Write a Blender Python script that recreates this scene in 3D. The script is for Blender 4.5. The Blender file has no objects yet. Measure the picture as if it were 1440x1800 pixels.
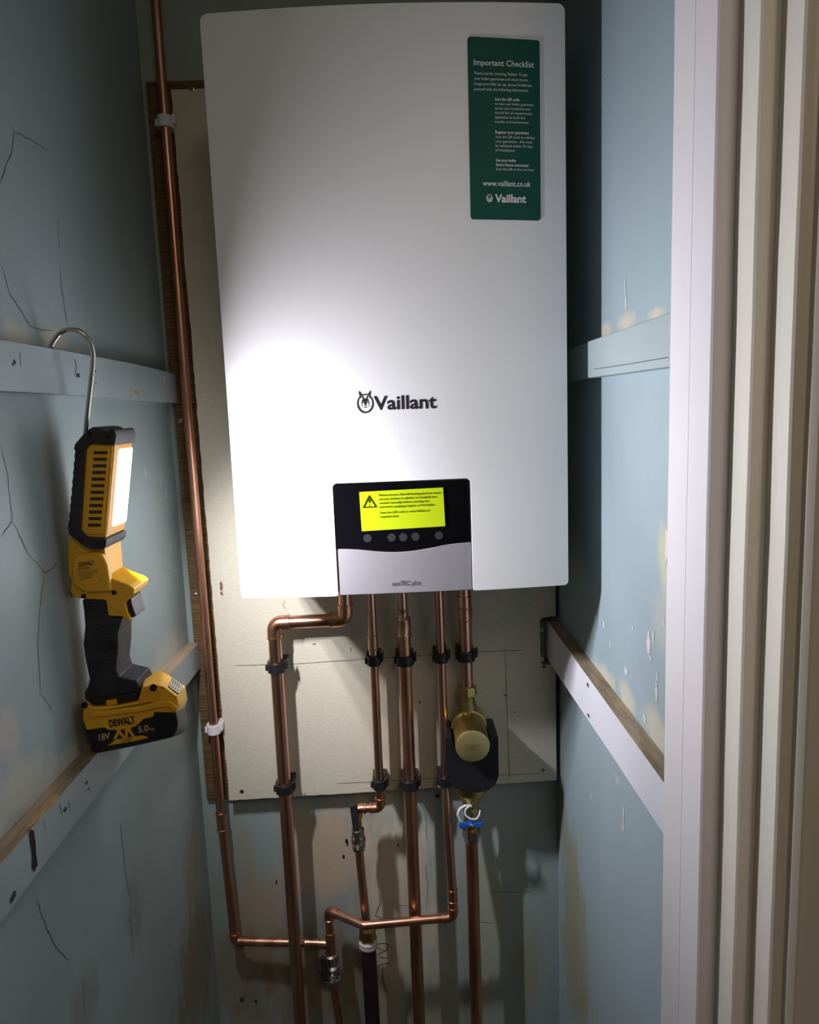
import bpy, bmesh, math, random
from mathutils import Vector, Matrix, noise as mnoise
random.seed(7)
PI = math.pi
sc = bpy.context.scene
COL = sc.collection

# ---------------------------------------------------------------- camera, world, lights, exposure
CAM = Vector((-.0044, -.9462, 1.4936)); YAW, PITCH, ROLL, FPX = .0146, .1425, -.0376, 1270.
_f = Vector((math.sin(YAW)*math.cos(PITCH), math.cos(YAW)*math.cos(PITCH), -math.sin(PITCH)))
_r = Vector((math.cos(YAW), -math.sin(YAW), 0)); _u = _r.cross(_f)
R2 = math.cos(ROLL)*_r + math.sin(ROLL)*_u; U2 = -math.sin(ROLL)*_r + math.cos(ROLL)*_u
cd = bpy.data.cameras.new('camera'); cam = bpy.data.objects.new('camera', cd); COL.objects.link(cam)
cd.sensor_fit = 'HORIZONTAL'; cd.sensor_width = 36; cd.lens = 36*FPX/1440; cd.clip_start = .01
mw = Matrix.Identity(4)
for i, v in enumerate((R2, U2, -_f)):
    for j in range(3): mw[j][i] = v[j]
mw.translation = CAM; cam.matrix_world = mw; sc.camera = cam
sc.view_settings.view_transform = 'Standard'; sc.view_settings.look = 'None'
sc.view_settings.gamma = 1; sc.view_settings.use_curve_mapping = False
sc.view_settings.exposure = 0.0

w = bpy.data.worlds.new('world'); sc.world = w; w.use_nodes = True
w.node_tree.nodes['Background'].inputs[0].default_value = (.80, .82, .86, 1)
w.node_tree.nodes['Background'].inputs[1].default_value = .035

TORCH_SIDE = 2.3; TORCH_BACK = 2.4; TORCH_COLOR = (.93, .92, 1.0); TILT_SIDE = .10; TILT_BACK = -.75; SPREAD_SIDE = 134; SPREAD_BACK = 102
HALL_POWER = 5.2

def area(name, loc, direc, sx, sy, power, color, spread=180, parent=None, up='Y'):
    l = bpy.data.lights.new(name, 'AREA'); l.shape = 'RECTANGLE'; l.size = sx; l.size_y = sy
    l.energy = power; l.color = color; l.spread = math.radians(spread)
    o = bpy.data.objects.new(name, l); COL.objects.link(o); o.location = loc
    o.rotation_euler = Vector(direc).to_track_quat('-Z', up).to_euler()
    if parent: o.parent = parent
    return o
area('hall_light', (.35, -1.75, 2.34), (-.05, .25, -1), .45, .45, HALL_POWER, (1, .80, .58))

def at(px, py, ax, val):
    """point of the place seen at a pixel of the photograph, on the plane x/y/z = val"""
    d = _f + ((px-720)/FPX)*R2 - ((py-900)/FPX)*U2
    k = 'xyz'.index(ax)
    return CAM + d*((val-CAM[k])/d[k])

# ---------------------------------------------------------------- materials
class NT:
    def __init__(s, m): s.t = m.node_tree; s.n = s.t.nodes
    def new(s, typ, **kw):
        n = s.n.new(typ)
        for k, v in kw.items():
            if k.startswith('i_'):
                key = k[2:]; key = int(key) if key.isdigit() else key.replace('_', ' ')
                n.inputs[key].default_value = v
            else: setattr(n, k, v)
        return n
    def link(s, a, b): s.t.links.new(a, b)

def material(name, base, rough=.5, metal=0., var=0., vscale=6., stretch=(1, 1, 1), var2=None, bump=0., bscale=200., emit=None, estr=0, coat=0, spec=None):
    m = bpy.data.materials.new(name); m.use_nodes = True
    N = NT(m); b = N.n['Principled BSDF']
    b.inputs['Base Color'].default_value = (*base, 1); b.inputs['Roughness'].default_value = rough
    b.inputs['Metallic'].default_value = metal
    if coat: b.inputs['Coat Weight'].default_value = coat; b.inputs['Coat Roughness'].default_value = .08
    if spec is not None: b.inputs['Specular IOR Level'].default_value = spec
    if emit: b.inputs['Emission Color'].default_value = (*emit, 1); b.inputs['Emission Strength'].default_value = estr
    if var or bump:
        tc = N.new('ShaderNodeTexCoord'); mp = N.new('ShaderNodeMapping'); mp.inputs['Scale'].default_value = stretch
        N.link(tc.outputs['Object'], mp.inputs[0])
    if var:
        no = N.new('ShaderNodeTexNoise'); no.inputs['Scale'].default_value = vscale; no.inputs['Detail'].default_value = 6
        N.link(mp.outputs[0], no.inputs['Vector'])
        cr = N.new('ShaderNodeValToRGB'); e = cr.color_ramp.elements
        e[0].position = .3; e[1].position = .7
        c2 = var2 or tuple(min(1, c*(1+var)) for c in base)
        e[0].color = (*[c*(1-var) for c in base], 1); e[1].color = (*c2, 1)
        N.link(no.outputs['Fac'], cr.inputs[0]); N.link(cr.outputs[0], b.inputs['Base Color'])
    if bump:
        n2 = N.new('ShaderNodeTexNoise'); n2.inputs['Scale'].default_value = bscale; n2.inputs['Detail'].default_value = 3
        N.link(mp.outputs[0], n2.inputs['Vector'])
        bp = N.new('ShaderNodeBump'); bp.inputs['Strength'].default_value = bump; bp.inputs['Distance'].default_value = .001
        N.link(n2.outputs['Fac'], bp.inputs['Height']); N.link(bp.outputs[0], b.inputs['Normal'])
    return m

def wall_material(name, base, base2, spots, low=None):
    """old gloss paint over plaster: mottled, with stains of their own place and shape.
    spots: (centre, radius vector, colour, strength)"""
    m = material(name, base, .55, bump=.25, bscale=60)
    N = NT(m); b = N.n['Principled BSDF']
    geo = N.new('ShaderNodeNewGeometry')
    n1 = N.new('ShaderNodeTexNoise', i_Scale=3.2, i_Detail=8.); mp = N.new('ShaderNodeMapping'); mp.inputs['Scale'].default_value = (1.6, 1.6, .45)
    N.link(geo.outputs['Position'], mp.inputs[0]); N.link(mp.outputs[0], n1.inputs['Vector'])
    mx = N.new('ShaderNodeMix', data_type='RGBA'); mx.inputs[6].default_value = (*base, 1); mx.inputs[7].default_value = (*base2, 1)
    mr = N.new('ShaderNodeMapRange'); mr.inputs[1].default_value = .35; mr.inputs[2].default_value = .65
    N.link(n1.outputs['Fac'], mr.inputs[0]); N.link(mr.outputs[0], mx.inputs[0])
    cur = mx.outputs[2]
    n3 = N.new('ShaderNodeTexNoise', i_Scale=28., i_Detail=6.); mp3 = N.new('ShaderNodeMapping'); mp3.inputs['Scale'].default_value = (1.5, 1.5, .5)
    N.link(geo.outputs['Position'], mp3.inputs[0]); N.link(mp3.outputs[0], n3.inputs['Vector'])
    for c, rad, colr, st in spots:
        su = N.new('ShaderNodeVectorMath', operation='SUBTRACT'); su.inputs[1].default_value = c
        N.link(geo.outputs['Position'], su.inputs[0])
        mu = N.new('ShaderNodeVectorMath', operation='MULTIPLY'); mu.inputs[1].default_value = [1/q for q in rad]
        N.link(su.outputs[0], mu.inputs[0])
        ln = N.new('ShaderNodeVectorMath', operation='LENGTH'); N.link(mu.outputs[0], ln.inputs[0])
        ad = N.new('ShaderNodeMath', operation='MULTIPLY_ADD'); ad.inputs[1].default_value = 1.6; N.link(n3.outputs['Fac'], ad.inputs[0]); N.link(ln.outputs['Value'], ad.inputs[2])
        m2 = N.new('ShaderNodeMapRange'); m2.inputs[1].default_value = 2.0; m2.inputs[2].default_value = 1.35; m2.inputs[3].default_value = 0; m2.inputs[4].default_value = st
        N.link(ad.outputs[0], m2.inputs[0])
        mm = N.new('ShaderNodeMix', data_type='RGBA'); mm.inputs[7].default_value = (*colr, 1)
        N.link(cur, mm.inputs[6]); N.link(m2.outputs[0], mm.inputs[0]); cur = mm.outputs[2]
    N.link(cur, b.inputs['Base Color'])
    return m

def wood_material(name, c1, c2, scale=(1, 1, 1), wscale=30., rough=.7, dist=3.):
    m = material(name, c1, rough, bump=.4, bscale=150)
    N = NT(m); b = N.n['Principled BSDF']; geo = N.new('ShaderNodeNewGeometry'); mp = N.new('ShaderNodeMapping'); mp.inputs['Scale'].default_value = scale
    N.link(geo.outputs['Position'], mp.inputs[0])
    no = N.new('ShaderNodeTexNoise', i_Scale=wscale, i_Detail=8., i_Roughness=.65); N.link(mp.outputs[0], no.inputs['Vector'])
    cr = N.new('ShaderNodeValToRGB'); e = cr.color_ramp.elements; e[0].position = .32; e[1].position = .68
    e[0].color = (*c1, 1); e[1].color = (*c2, 1)
    N.link(no.outputs['Fac'], cr.inputs[0]); N.link(cr.outputs[0], b.inputs['Base Color'])
    return m

M = {}
M['white_metal'] = material('white_metal', (.80, .80, .80), .38, bump=.05, bscale=900)
M['white_side'] = material('white_side', (.70, .71, .72), .45)
M['black_gloss'] = material('black_gloss', (.003, .003, .004), .15, spec=.3)
M['button'] = material('button', (.030, .030, .036), .5, spec=.2)
M['silver'] = material('silver', (.34, .33, .35), .45, .35, bump=.15, bscale=1500)
M['chassis'] = material('chassis', (.10, .10, .11), .6)
M['ink'] = material('ink', (.012, .010, .018), .5)
M['ink_grey'] = material('ink_grey', (.035, .035, .04), .5)
M['sticker_green'] = material('sticker_green', (.002, .080, .052), .5, spec=.2)
M['print_white'] = material('print_white', (.75, .78, .76), .5)
M['sticker_yellow'] = material('sticker_yellow', (.47, .60, .004), .6, spec=.2)
M['ink_olive'] = material('ink_olive', (.012, .02, .0), .7, spec=.1)
def copper(name, c, c2, rough, vs=30):
    m = material(name, c, rough, 1., var=.25, vscale=vs, stretch=(1, 1, .12), var2=c2, bump=.05, bscale=120)
    return m
M['copper'] = copper('copper', (.70, .34, .22), (.86, .50, .36), .27)
M['copper_old'] = copper('copper_old', (.50, .21, .12), (.80, .44, .30), .33, 55)
M['copper_fit'] = copper('copper_fit', (.66, .30, .18), (.84, .48, .32), .30, 80)
M['solder'] = material('solder', (.62, .40, .30), .35, 1., var=.2, vscale=120)
M['brass'] = material('brass', (.55, .42, .16), .34, 1., var=.15, vscale=60, bump=.08, bscale=300)
M['brass_dark'] = material('brass_dark', (.36, .28, .11), .38, 1., var=.2, vscale=60)
M['brass_face'] = material('brass_face', (.60, .50, .22), .42, .85, var=.06, vscale=40)
M['nickel'] = material('nickel', (.50, .48, .44), .32, 1., var=.25, vscale=90)
M['steel_dark'] = material('steel_dark', (.030, .018, .013), .55, .3, var=.4, vscale=60)
M['black_plastic'] = material('black_plastic', (.012, .012, .014), .42, bump=.1, bscale=400)
M['black_matte'] = material('black_matte', (.015, .016, .022), .55)
M['white_plastic'] = material('white_plastic', (.75, .74, .76), .45)
M['blue_plastic'] = material('blue_plastic', (.01, .09, .42), .4)
M['tape'] = material('tape', (.62, .62, .60), .7, bump=.5, bscale=300, var=.15, vscale=100)
M['yellow'] = material('yellow', (.80, .42, .012), .38, var=.05, vscale=25)
M['amber'] = material('amber', (.78, .34, .008), .30)
M['rubber'] = material('rubber', (.022, .021, .023), .6, var=.5, vscale=40, bump=.2, bscale=500)
M['grip'] = material('grip', (.016, .017, .022), .5, var=.6, vscale=30, bump=.2, bscale=600)
M['battery'] = material('battery', (.012, .012, .015), .45, var=.3, vscale=60)
M['hook_steel'] = material('hook_steel', (.55, .50, .45), .25, 1., var=.2, vscale=40)
M['lens_glow'] = material('lens_glow', (1, 1, 1), .3, emit=(.93, .96, 1.0), estr=1.3)
M['lens_dark'] = material('lens_dark', (.05, .05, .055), .12, coat=.4)
M['chrome'] = material('chrome', (.75, .75, .75), .15, 1.)
M['screw'] = material('screw', (.50, .50, .48), .35, 1., var=.2, vscale=200)
M['board'] = wood_material('board', (.56, .525, .41), (.63, .59, .465), (10, 10, 26), 9., .8)
M['board_edge'] = wood_material('board_edge', (.30, .24, .15), (.48, .40, .26), (4, 4, 40), 8., .8)
M['ply'] = wood_material('ply', (.035, .018, .006), (.20, .115, .040), (6, 6, 170), 2.2, .75)
M['bare_wood'] = wood_material('bare_wood', (.16, .115, .07), (.42, .32, .21), (60, 6, 60), 1.2, .8)
M['torn_wood'] = wood_material('torn_wood', (.30, .17, .06), (.66, .45, .20), (90, 12, 30), 1.5, .8)
M['dark_gap'] = material('dark_gap', (.012, .010, .008), .9)
M['burr'] = wood_material('burr', (.05, .03, .02), (.30, .20, .12), (60, 60, 60), 3., .9)
M['pencil'] = material('pencil', (.09, .09, .09), .8)
M['crack'] = material('crack', (.035, .045, .045), .9)
M['chip_white'] = material('chip_white', (.58, .61, .58), .7)
M['chip_dull'] = material('chip_dull', (.44, .50, .47), .7)
M['chip_pink'] = material('chip_pink', (.68, .58, .57), .7)
M['batten_blue'] = material('batten_blue', (.36, .43, .44), .45, var=.06, vscale=9, stretch=(1, .4, 1), bump=.25, bscale=60)
M['batten_pale'] = material('batten_pale', (.76, .76, .81), .42, var=.05, vscale=9, bump=.25, bscale=60)
M['trim_white'] = material('trim_white', (.77, .73, .74), .42, var=.03, vscale=5, bump=.2, bscale=50)
M['trim_cream'] = material('trim_cream', (.78, .73, .64), .45, var=.04, vscale=5, stretch=(1, 1, .3), bump=.3, bscale=40)
M['trim_tan'] = material('trim_tan', (.62, .52, .42), .5, var=.05, vscale=5, stretch=(1, 1, .3), bump=.2, bscale=40)
M['hall'] = material('hall', (.62, .56, .48), .8)
M['floorboard'] = wood_material('floorboard', (.10, .07, .045), (.22, .16, .10), (8, 1, 8), 4., .7)

# ---------------------------------------------------------------- mesh helpers
def finish(name, bm, mat, parent=None, smooth=None, bevel=0, seg=2):
    me = bpy.data.meshes.new(name); bmesh.ops.recalc_face_normals(bm, faces=bm.faces[:]) if smooth != 'keep' else None
    bm.to_mesh(me); bm.free()
    for m in (mat if isinstance(mat, (list, tuple)) else [mat]): me.materials.append(m if not isinstance(m, str) else M[m])
    o = bpy.data.objects.new(name, me); COL.objects.link(o)
    if parent: o.parent = parent
    if smooth and smooth != 'keep':
        for p in me.polygons: p.use_smooth = True
    if bevel:
        md = o.modifiers.new('b', 'BEVEL'); md.width = bevel; md.segments = seg; md.limit_method = 'ANGLE'; md.angle_limit = math.radians(40)
        md.harden_normals = False
        for p in me.polygons: p.use_smooth = True
        wn = o.modifiers.new('w', 'WEIGHTED_NORMAL'); wn.keep_sharp = True
    elif smooth and smooth is not True and smooth != 'keep':
        me.set_sharp_from_angle(angle=math.radians(smooth))
    return o

def tag(o, label=None, cat=None, group=None, kind=None):
    if label: o['label'] = label
    if cat: o['category'] = cat
    if group: o['group'] = group
    if kind: o['kind'] = kind
    return o

def empty(name, loc, label, cat, group=None):
    e = bpy.data.objects.new(name, None); COL.objects.link(e); e.empty_display_size = .02
    e.location = loc; return tag(e, label, cat, group)

def reparent(o, p):
    """keep world position (parts are modelled in world coordinates under an Empty at the base)"""
    o.parent = p
    off = Vector((0, 0, 0)); q = p
    while q: off += q.location; q = q.parent
    o.location = -off
    return o

def box(bm, x0, x1, y0, y1, z0, z1, mi=0):
    v = [bm.verts.new((x, y, z)) for x in (x0, x1) for y in (y0, y1) for z in (z0, z1)]
    for f in ((0, 1, 3, 2), (4, 6, 7, 5), (0, 4, 5, 1), (2, 3, 7, 6), (0, 2, 6, 4), (1, 5, 7, 3)):
        fc = bm.faces.new([v[i] for i in f]); fc.material_index = mi

def frame(d):
    d = d.normalized(); a = Vector((0, 0, 1)) if abs(d.z) < .9 else Vector((0, 1, 0))
    s = d.cross(a).normalized(); return s, d.cross(s).normalized()

def sweep(bm, pts, rad, seg=20, caps=True, mi=0):
    """tube through pts with one radius or one per point"""
    pts = [Vector(p) for p in pts]; n = len(pts)
    rr = rad if isinstance(rad, (list, tuple)) else [rad]*n
    rings = []; s = None
    for i, p in enumerate(pts):
        t = (pts[min(i+1, n-1)]-pts[max(i-1, 0)])
        if t.length < 1e-9: t = Vector((0, 0, 1))
        t.normalize()
        if s is None: s, _ = frame(t)
        s = (s - t*s.dot(t)); s.normalize(); q = t.cross(s)
        rings.append([bm.verts.new(p + (s*math.cos(2*PI*k/seg) + q*math.sin(2*PI*k/seg))*rr[i]) for k in range(seg)])
    for a, b in zip(rings, rings[1:]):
        for k in range(seg):
            f = bm.faces.new((a[k], a[(k+1) % seg], b[(k+1) % seg], b[k])); f.material_index = mi
    if caps:
        bm.faces.new(rings[0][::-1]).material_index = mi; bm.faces.new(rings[-1]).material_index = mi

def rounded(pts, R, k=8):
    """polyline with its inner corners turned into arcs of radius R"""
    pts = [Vector(p) for p in pts]; out = [pts[0]]
    for a, b, c in zip(pts, pts[1:], pts[2:]):
        d1 = (a-b).normalized(); d2 = (c-b).normalized(); ang = d1.angle(d2)
        if ang > PI-.02: out.append(b); continue
        L = min(R/math.tan(ang/2), (a-b).length*.48, (c-b).length*.48); Re = L*math.tan(ang/2)
        cen = b + (d1+d2).normalized()*(Re/math.sin(ang/2)); v1 = b+d1*L-cen; v2 = b+d2*L-cen; th = v1.angle(v2); ax = v1.cross(v2).normalized()
        for i in range(k+1): out.append(cen + Matrix.Rotation(th*i/k, 3, ax) @ v1)
    out.append(pts[-1]); return out

def lathe(bm, c, ax, prof, seg=32, mi=0):
    """prof: (distance along ax, radius)"""
    c = Vector(c); ax = Vector(ax).normalized(); s, q = frame(ax); rings = []
    for t, r in prof:
        rings.append([bm.verts.new(c+ax*t+(s*math.cos(2*PI*k/seg)+q*math.sin(2*PI*k/seg))*r) for k in range(seg)])
    for a, b in zip(rings, rings[1:]):
        for k in range(seg): bm.faces.new((a[k], a[(k+1) % seg], b[(k+1) % seg], b[k])).material_index = mi
    bm.faces.new(rings[0][::-1]).material_index = mi; bm.faces.new(rings[-1]).material_index = mi

def prism(bm, pts, d, mi=0):
    """outline pts (3D, planar) pushed along d"""
    a = [bm.verts.new(Vector(p)) for p in pts]; b = [bm.verts.new(Vector(p)+Vector(d)) for p in pts]
    f1 = bm.faces.new(a); f2 = bm.faces.new(b[::-1]); f1.material_index = f2.material_index = mi
    n = len(a)
    for i in range(n): bm.faces.new((a[i], b[i], b[(i+1) % n], a[(i+1) % n])).material_index = mi

def round_poly(pts, R, k=5):
    """closed 2D/3D outline with rounded corners"""
    P = [Vector(p) for p in pts]; n = len(P); out = []
    for i in range(n):
        rr = R[i] if isinstance(R, (list, tuple)) else R
        a, b, c = P[i-1], P[i], P[(i+1) % n]; d1 = (a-b).normalized(); d2 = (c-b).normalized(); ang = d1.angle(d2)
        if rr <= 0 or ang > PI-.15: out.append(b); continue
        L = min(rr/math.tan(ang/2), (a-b).length*.45, (c-b).length*.45); Re = L*math.tan(ang/2)
        cen = b+(d1+d2).normalized()*(Re/math.sin(ang/2)); v1 = b+d1*L-cen; v2 = b+d2*L-cen; th = v1.angle(v2); ax = v1.cross(v2)
        if ax.length < 1e-12: out.append(b); continue
        ax.normalize()
        for j in range(k+1): out.append(cen+Matrix.Rotation(th*j/k, 3, ax) @ v1)
    return out

def ribbon(bm, pts, wd, nrm, lift=.0004, mi=0, jitter=0):
    pts = [Vector(p)+Vector(nrm)*lift for p in pts]; nrm = Vector(nrm); L = []
    if jitter:
        q = [pts[0]]
        for a, b in zip(pts, pts[1:]):
            k = max(1, int((b-a).length/.008))
            for i in range(1, k+1):
                p = a.lerp(b, i/k); j = (b-a).normalized().cross(nrm)*random.uniform(-jitter, jitter)
                q.append(p+(j if i < k else j*0))
        pts = q
    n = len(pts)
    for i, p in enumerate(pts):
        t = (pts[min(i+1, n-1)]-pts[max(i-1, 0)]).normalized(); s = t.cross(nrm)
        e = wd*(.5 if 0 < i < n-1 else .12)*random.uniform(.7, 1.2) if jitter else wd*.5
        L.append((bm.verts.new(p-s*e), bm.verts.new(p+s*e)))
    for a, b in zip(L, L[1:]):
        f = bm.faces.new((a[0], a[1], b[1], b[0])); f.material_index = mi
        f.normal_update()
        if f.normal.dot(nrm) < 0: f.normal_flip()

def blob(bm, c, ex, ez, nrm, mi=0, n=14, rough=.35, lift=.0005):
    """irregular flake of paint"""
    c = Vector(c); ex = Vector(ex); ez = Vector(ez); vs = []
    for i in range(n):
        a = 2*PI*i/n; k = 1+random.uniform(-rough, rough); vs.append(bm.verts.new(c+Vector(nrm)*lift+(ex*math.cos(a)+ez*math.sin(a))*k))
    f = bm.faces.new(vs); f.material_index = mi; f.normal_update()
    if f.normal.dot(Vector(nrm)) < 0: f.normal_flip()

def px_outline(pts, Y): return [at(a, b, 'y', Y) for a, b in pts]
def slab(name, pts, Y0, Y1, mat, parent, bevel=.001, seg=2, R=0, label=None):
    P = px_outline(pts, Y0)
    if R: P = round_poly(P, R)
    bm = bmesh.new(); prism(bm, P, (0, Y1-Y0, 0))
    o = finish(name, bm, mat, None, bevel=bevel, seg=seg)
    if parent: reparent(o, parent)
    if label: o['label'] = label
    return o

# writing: a line of characters fitted between two points, lying in the plane y = const
def glyphs(s, bold=0.0):
    cu = bpy.data.curves.new('t', 'FONT'); cu.body = s; cu.size = 1; cu.offset = bold; cu.resolution_u = 2
    o = bpy.data.objects.new('t', cu); COL.objects.link(o); bpy.context.view_layer.update()
    me = bpy.data.meshes.new_from_object(o.evaluated_get(bpy.context.evaluated_depsgraph_get()))
    bpy.data.objects.remove(o); bpy.data.curves.remove(cu); return me
def write(bm, s, pL, pR, cap, bold=0., bow=None, lift=.0005, mi=0, slant=0.):
    """pL, pR: baseline ends (world), cap: height of a capital"""
    me = glyphs(s, bold)
    if not me.vertices: return
    xs = [v.co.x for v in me.vertices]; x0, x1 = min(xs), max(xs)
    pL = Vector(pL); pR = Vector(pR); ex = (pR-pL); Wd = ex.length; ex.normalize(); ez = Vector((-ex.z, 0, ex.x))
    vm = []
    for v in me.vertices:
        t = (v.co.x-x0)/(x1-x0)*Wd; h = v.co.y/.729*cap
        p = pL+ex*(t+h*slant)+ez*h; p.y = (bow(p.x) if bow else pL.y)-lift
        vm.append(bm.verts.new(p))
    for p in me.polygons:
        try: f = bm.faces.new([vm[i] for i in p.vertices]); f.material_index = mi
        except ValueError: continue
        f.normal_update()
        if f.normal.y > 0: f.normal_flip()
    bpy.data.meshes.remove(me)

# ---------------------------------------------------------------- sizes of the place
YB, YP, YW = .2675, .2845, .296          # front of cream board, front of brown backing, back wall
XL, XR = -.3857, .2677                   # side walls
CEIL = 2.45
NX, PX_ = (1, 0, 0), (-1, 0, 0)

def struct(name, bm, m, **k):
    o = finish(name, bm, m, **k); o['kind'] = 'structure'; return o

BLUE = (.30, .375, .36); BLUE2 = (.34, .41, .42)
CREAM = (.56, .53, .41); OLIVE = (.30, .29, .19); BROWN = (.23, .165, .105); PINKISH = (.62, .50, .44)
def spot_x(px, py, rx, rz, X, c, s):
    P = at(px, py, 'x', X); A = at(px+rx, py, 'x', X); B = at(px, py+rz, 'x', X)
    return (P, (1, max(.004, abs(A.y-P.y)), max(.004, abs(B.z-P.z))), c, s)
def spot_y(px, py, rx, rz, Y, c, s):
    P = at(px, py, 'y', Y); A = at(px+rx, py, 'y', Y); B = at(px, py+rz, 'y', Y)
    return (P, (abs(A.x-P.x), 1, abs(B.z-P.z)), c, s)
left_spots = [spot_x(30, 590, 24, 24, XL, CREAM, .75), spot_x(98, 603, 26, 24, XL, CREAM, .7), spot_x(138, 617, 6, 5, XL, (.6, .4, .3), .8),
              spot_x(25, 1400, 70, 60, XL, CREAM, .55), spot_x(110, 1345, 60, 30, XL, CREAM, .55), spot_x(10, 1290, 25, 60, XL, PINKISH, .4),
              spot_x(300, 1150, 30, 40, XL, CREAM, .45), spot_x(340, 1520, 18, 80, XL, OLIVE, .7), spot_x(345, 1700, 35, 130, XL, BROWN, .75),
              spot_x(235, 1600, 16, 70, XL, (.20, .21, .20), .5), spot_x(150, 1760, 30, 60, XL, (.24, .24, .2), .5)]
back_spots = [spot_y(600, 1500, 110, 90, YW, (.54, .43, .30), .85), spot_y(460, 1620, 60, 90, YW, (.38, .30, .21), .75), spot_y(700, 1600, 70, 200, YW, (.64, .57, .43), .85),
              spot_y(560, 1720, 120, 100, YW, BROWN, .8), spot_y(430, 1720, 60, 90, YW, BROWN, .6), spot_y(430, 1500, 20, 60, YW, OLIVE, .5),
              spot_y(850, 1620, 40, 130, YW, (.40, .40, .30), .6), spot_y(930, 1700, 30, 80, YW, OLIVE, .6), spot_y(720, 1770, 160, 60, YW, OLIVE, .5)]
right_spots = [spot_x(1063, 582, 12, 16, XR, CREAM, .9), spot_x(1100, 567, 16, 18, XR, CREAM, .9), spot_x(1154, 551, 15, 12, XR, CREAM, .9),
               spot_x(1169, 985, 12, 75, XR, (.50, .52, .36), .95), spot_x(1065, 1190, 18, 20, XR, CREAM, .8), spot_x(1100, 1222, 15, 24, XR, CREAM, .85),
               spot_x(1155, 1285, 30, 34, XR, CREAM, .85), spot_x(1160, 1090, 18, 60, XR, CREAM, .4), spot_x(1006, 1560, 20, 90, XR, OLIVE, .9),
               spot_x(1012, 1690, 28, 130, XR, OLIVE, .9), spot_x(990, 1440, 10, 60, XR, OLIVE, .7), spot_x(1085, 1370, 5, 8, XR, CREAM, .6)]
WL = wall_material('paint_left', BLUE, BLUE2, left_spots)
WB = wall_material('paint_back', (.27, .34, .32), (.34, .40, .39), back_spots)
WR = wall_material('paint_right', (.31, .395, .42), (.36, .45, .50), right_spots)

# right door lining: a stepped profile seen in plan, each step a strip of timber
def plan(px, ax, v): return at(px, 700, ax, v)
P0 = plan(1177, 'x', .243); P1 = plan(1248, 'x', .243)
P2 = plan(1284, 'y', P1.y); P3 = plan(1319, 'x', P2.x)
P4 = plan(1353, 'y', P3.y); P5 = plan(1391, 'x', P4.x)
P6 = plan(1418, 'y', P5.y); P7 = plan(1428, 'x', P6.x)
P8 = plan(1448, 'y', P7.y)

# left wall, with its cracks and flakes
bm = bmesh.new(); box(bm, XL-.08, XL, -.44, YW+.08, 0, CEIL)
def lx(pts): return [at(a, b, 'x', XL) for a, b in pts]
for cr in ([(13, 204), (24, 234), (20, 271), (10, 289), (0, 323)], [(24, 234), (35, 235), (60, 250), (82, 266)], [(0, 462), (18, 520), (36, 545), (51, 571), (72, 580), (94, 581)],
           [(0, 781), (14, 839), (21, 917), (2, 945)], [(21, 917), (50, 973), (78, 1007), (104, 989)], [(78, 1007), (70, 1070), (66, 1130), (70, 1220), (92, 1252)],
           [(64, 1583), (82, 1635), (104, 1672), (122, 1692)], [(211, 1446), (218, 1510), (226, 1574)], [(228, 1600), (229, 1620), (235, 1684)], [(105, 470), (110, 520), (118, 575)], [(100, 380), (104, 440)],
           [(147, 1700), (148, 1790)]):
    ribbon(bm, lx(cr), .0008, NX, mi=1, jitter=.0012)
for a, b, rx, rz, mi in [(90, 1330, 4, 12, 2), (96, 1352, 3, 9, 2), (245, 1172, 2, 7, 2), (340, 1010, 2, 4, 2), (308, 1002, 2, 4, 2), (255, 830, 3, 10, 2), (292, 870, 2, 6, 2), (281, 845, 1.5, 12, 2),
                         (266, 980, 1.5, 2, 2), (262, 903, 1.5, 2, 2), (317, 985, 1, 12, 2), (300, 1085, 1, 12, 2), (300, 960, 1, 14, 2), (27, 1450, 3, 4, 1), (235, 1618, 1.5, 5, 2), (26, 508, 2, 2.4, 2)]:
    P = at(a, b, 'x', XL); ex = at(a+rx, b, 'x', XL)-P; ez = at(a, b-rz, 'x', XL)-P; ex.x = ez.x = 0
    blob(bm, P, ex, Vector((0, 0, ez.z)), NX, mi=mi)
struct('wall_left', bm, [WL, M['crack'], M['chip_dull']], smooth='keep')

# back wall
bm = bmesh.new(); box(bm, XL-.08, XR+.08, YW, YW+.08, 0, CEIL)
def by(pts): return [at(a, b, 'y', YW) for a, b in pts]
for cr in ([(860, 1568), (940, 1568)], [(835, 1620), (870, 1622)], [(700, 1590), (745, 1596)], [(432, 1735), (440, 1715), (446, 1700)], [(424, 1760), (434, 1738)], [(748, 1520), (752, 1560), (750, 1600)], [(735, 1400), (748, 1430), (752, 1480)]):
    ribbon(bm, by(cr), .0007, (0, -1, 0), mi=1, jitter=.001)
for a, b, rx, rz, mi in [(770, 1399, 6, 5, 1), (587, 1527, 2, 3, 2), (425, 1757, 5, 6, 1), (610, 1480, 3, 8, 3), (604, 1506, 3, 4, 3), (450, 1760, 3, 5, 3), (486, 1550, 2, 5, 3), (700, 1485, 2, 3, 3)]:
    P = at(a, b, 'y', YW); s = 1/1150.; blob(bm, P, (rx*s, 0, 0), (0, 0, rz*s), (0, -1, 0), mi=mi)
struct('wall_back', bm, [WB, M['crack'], M['chip_white'], M['steel_dark']], smooth='keep')

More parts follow.
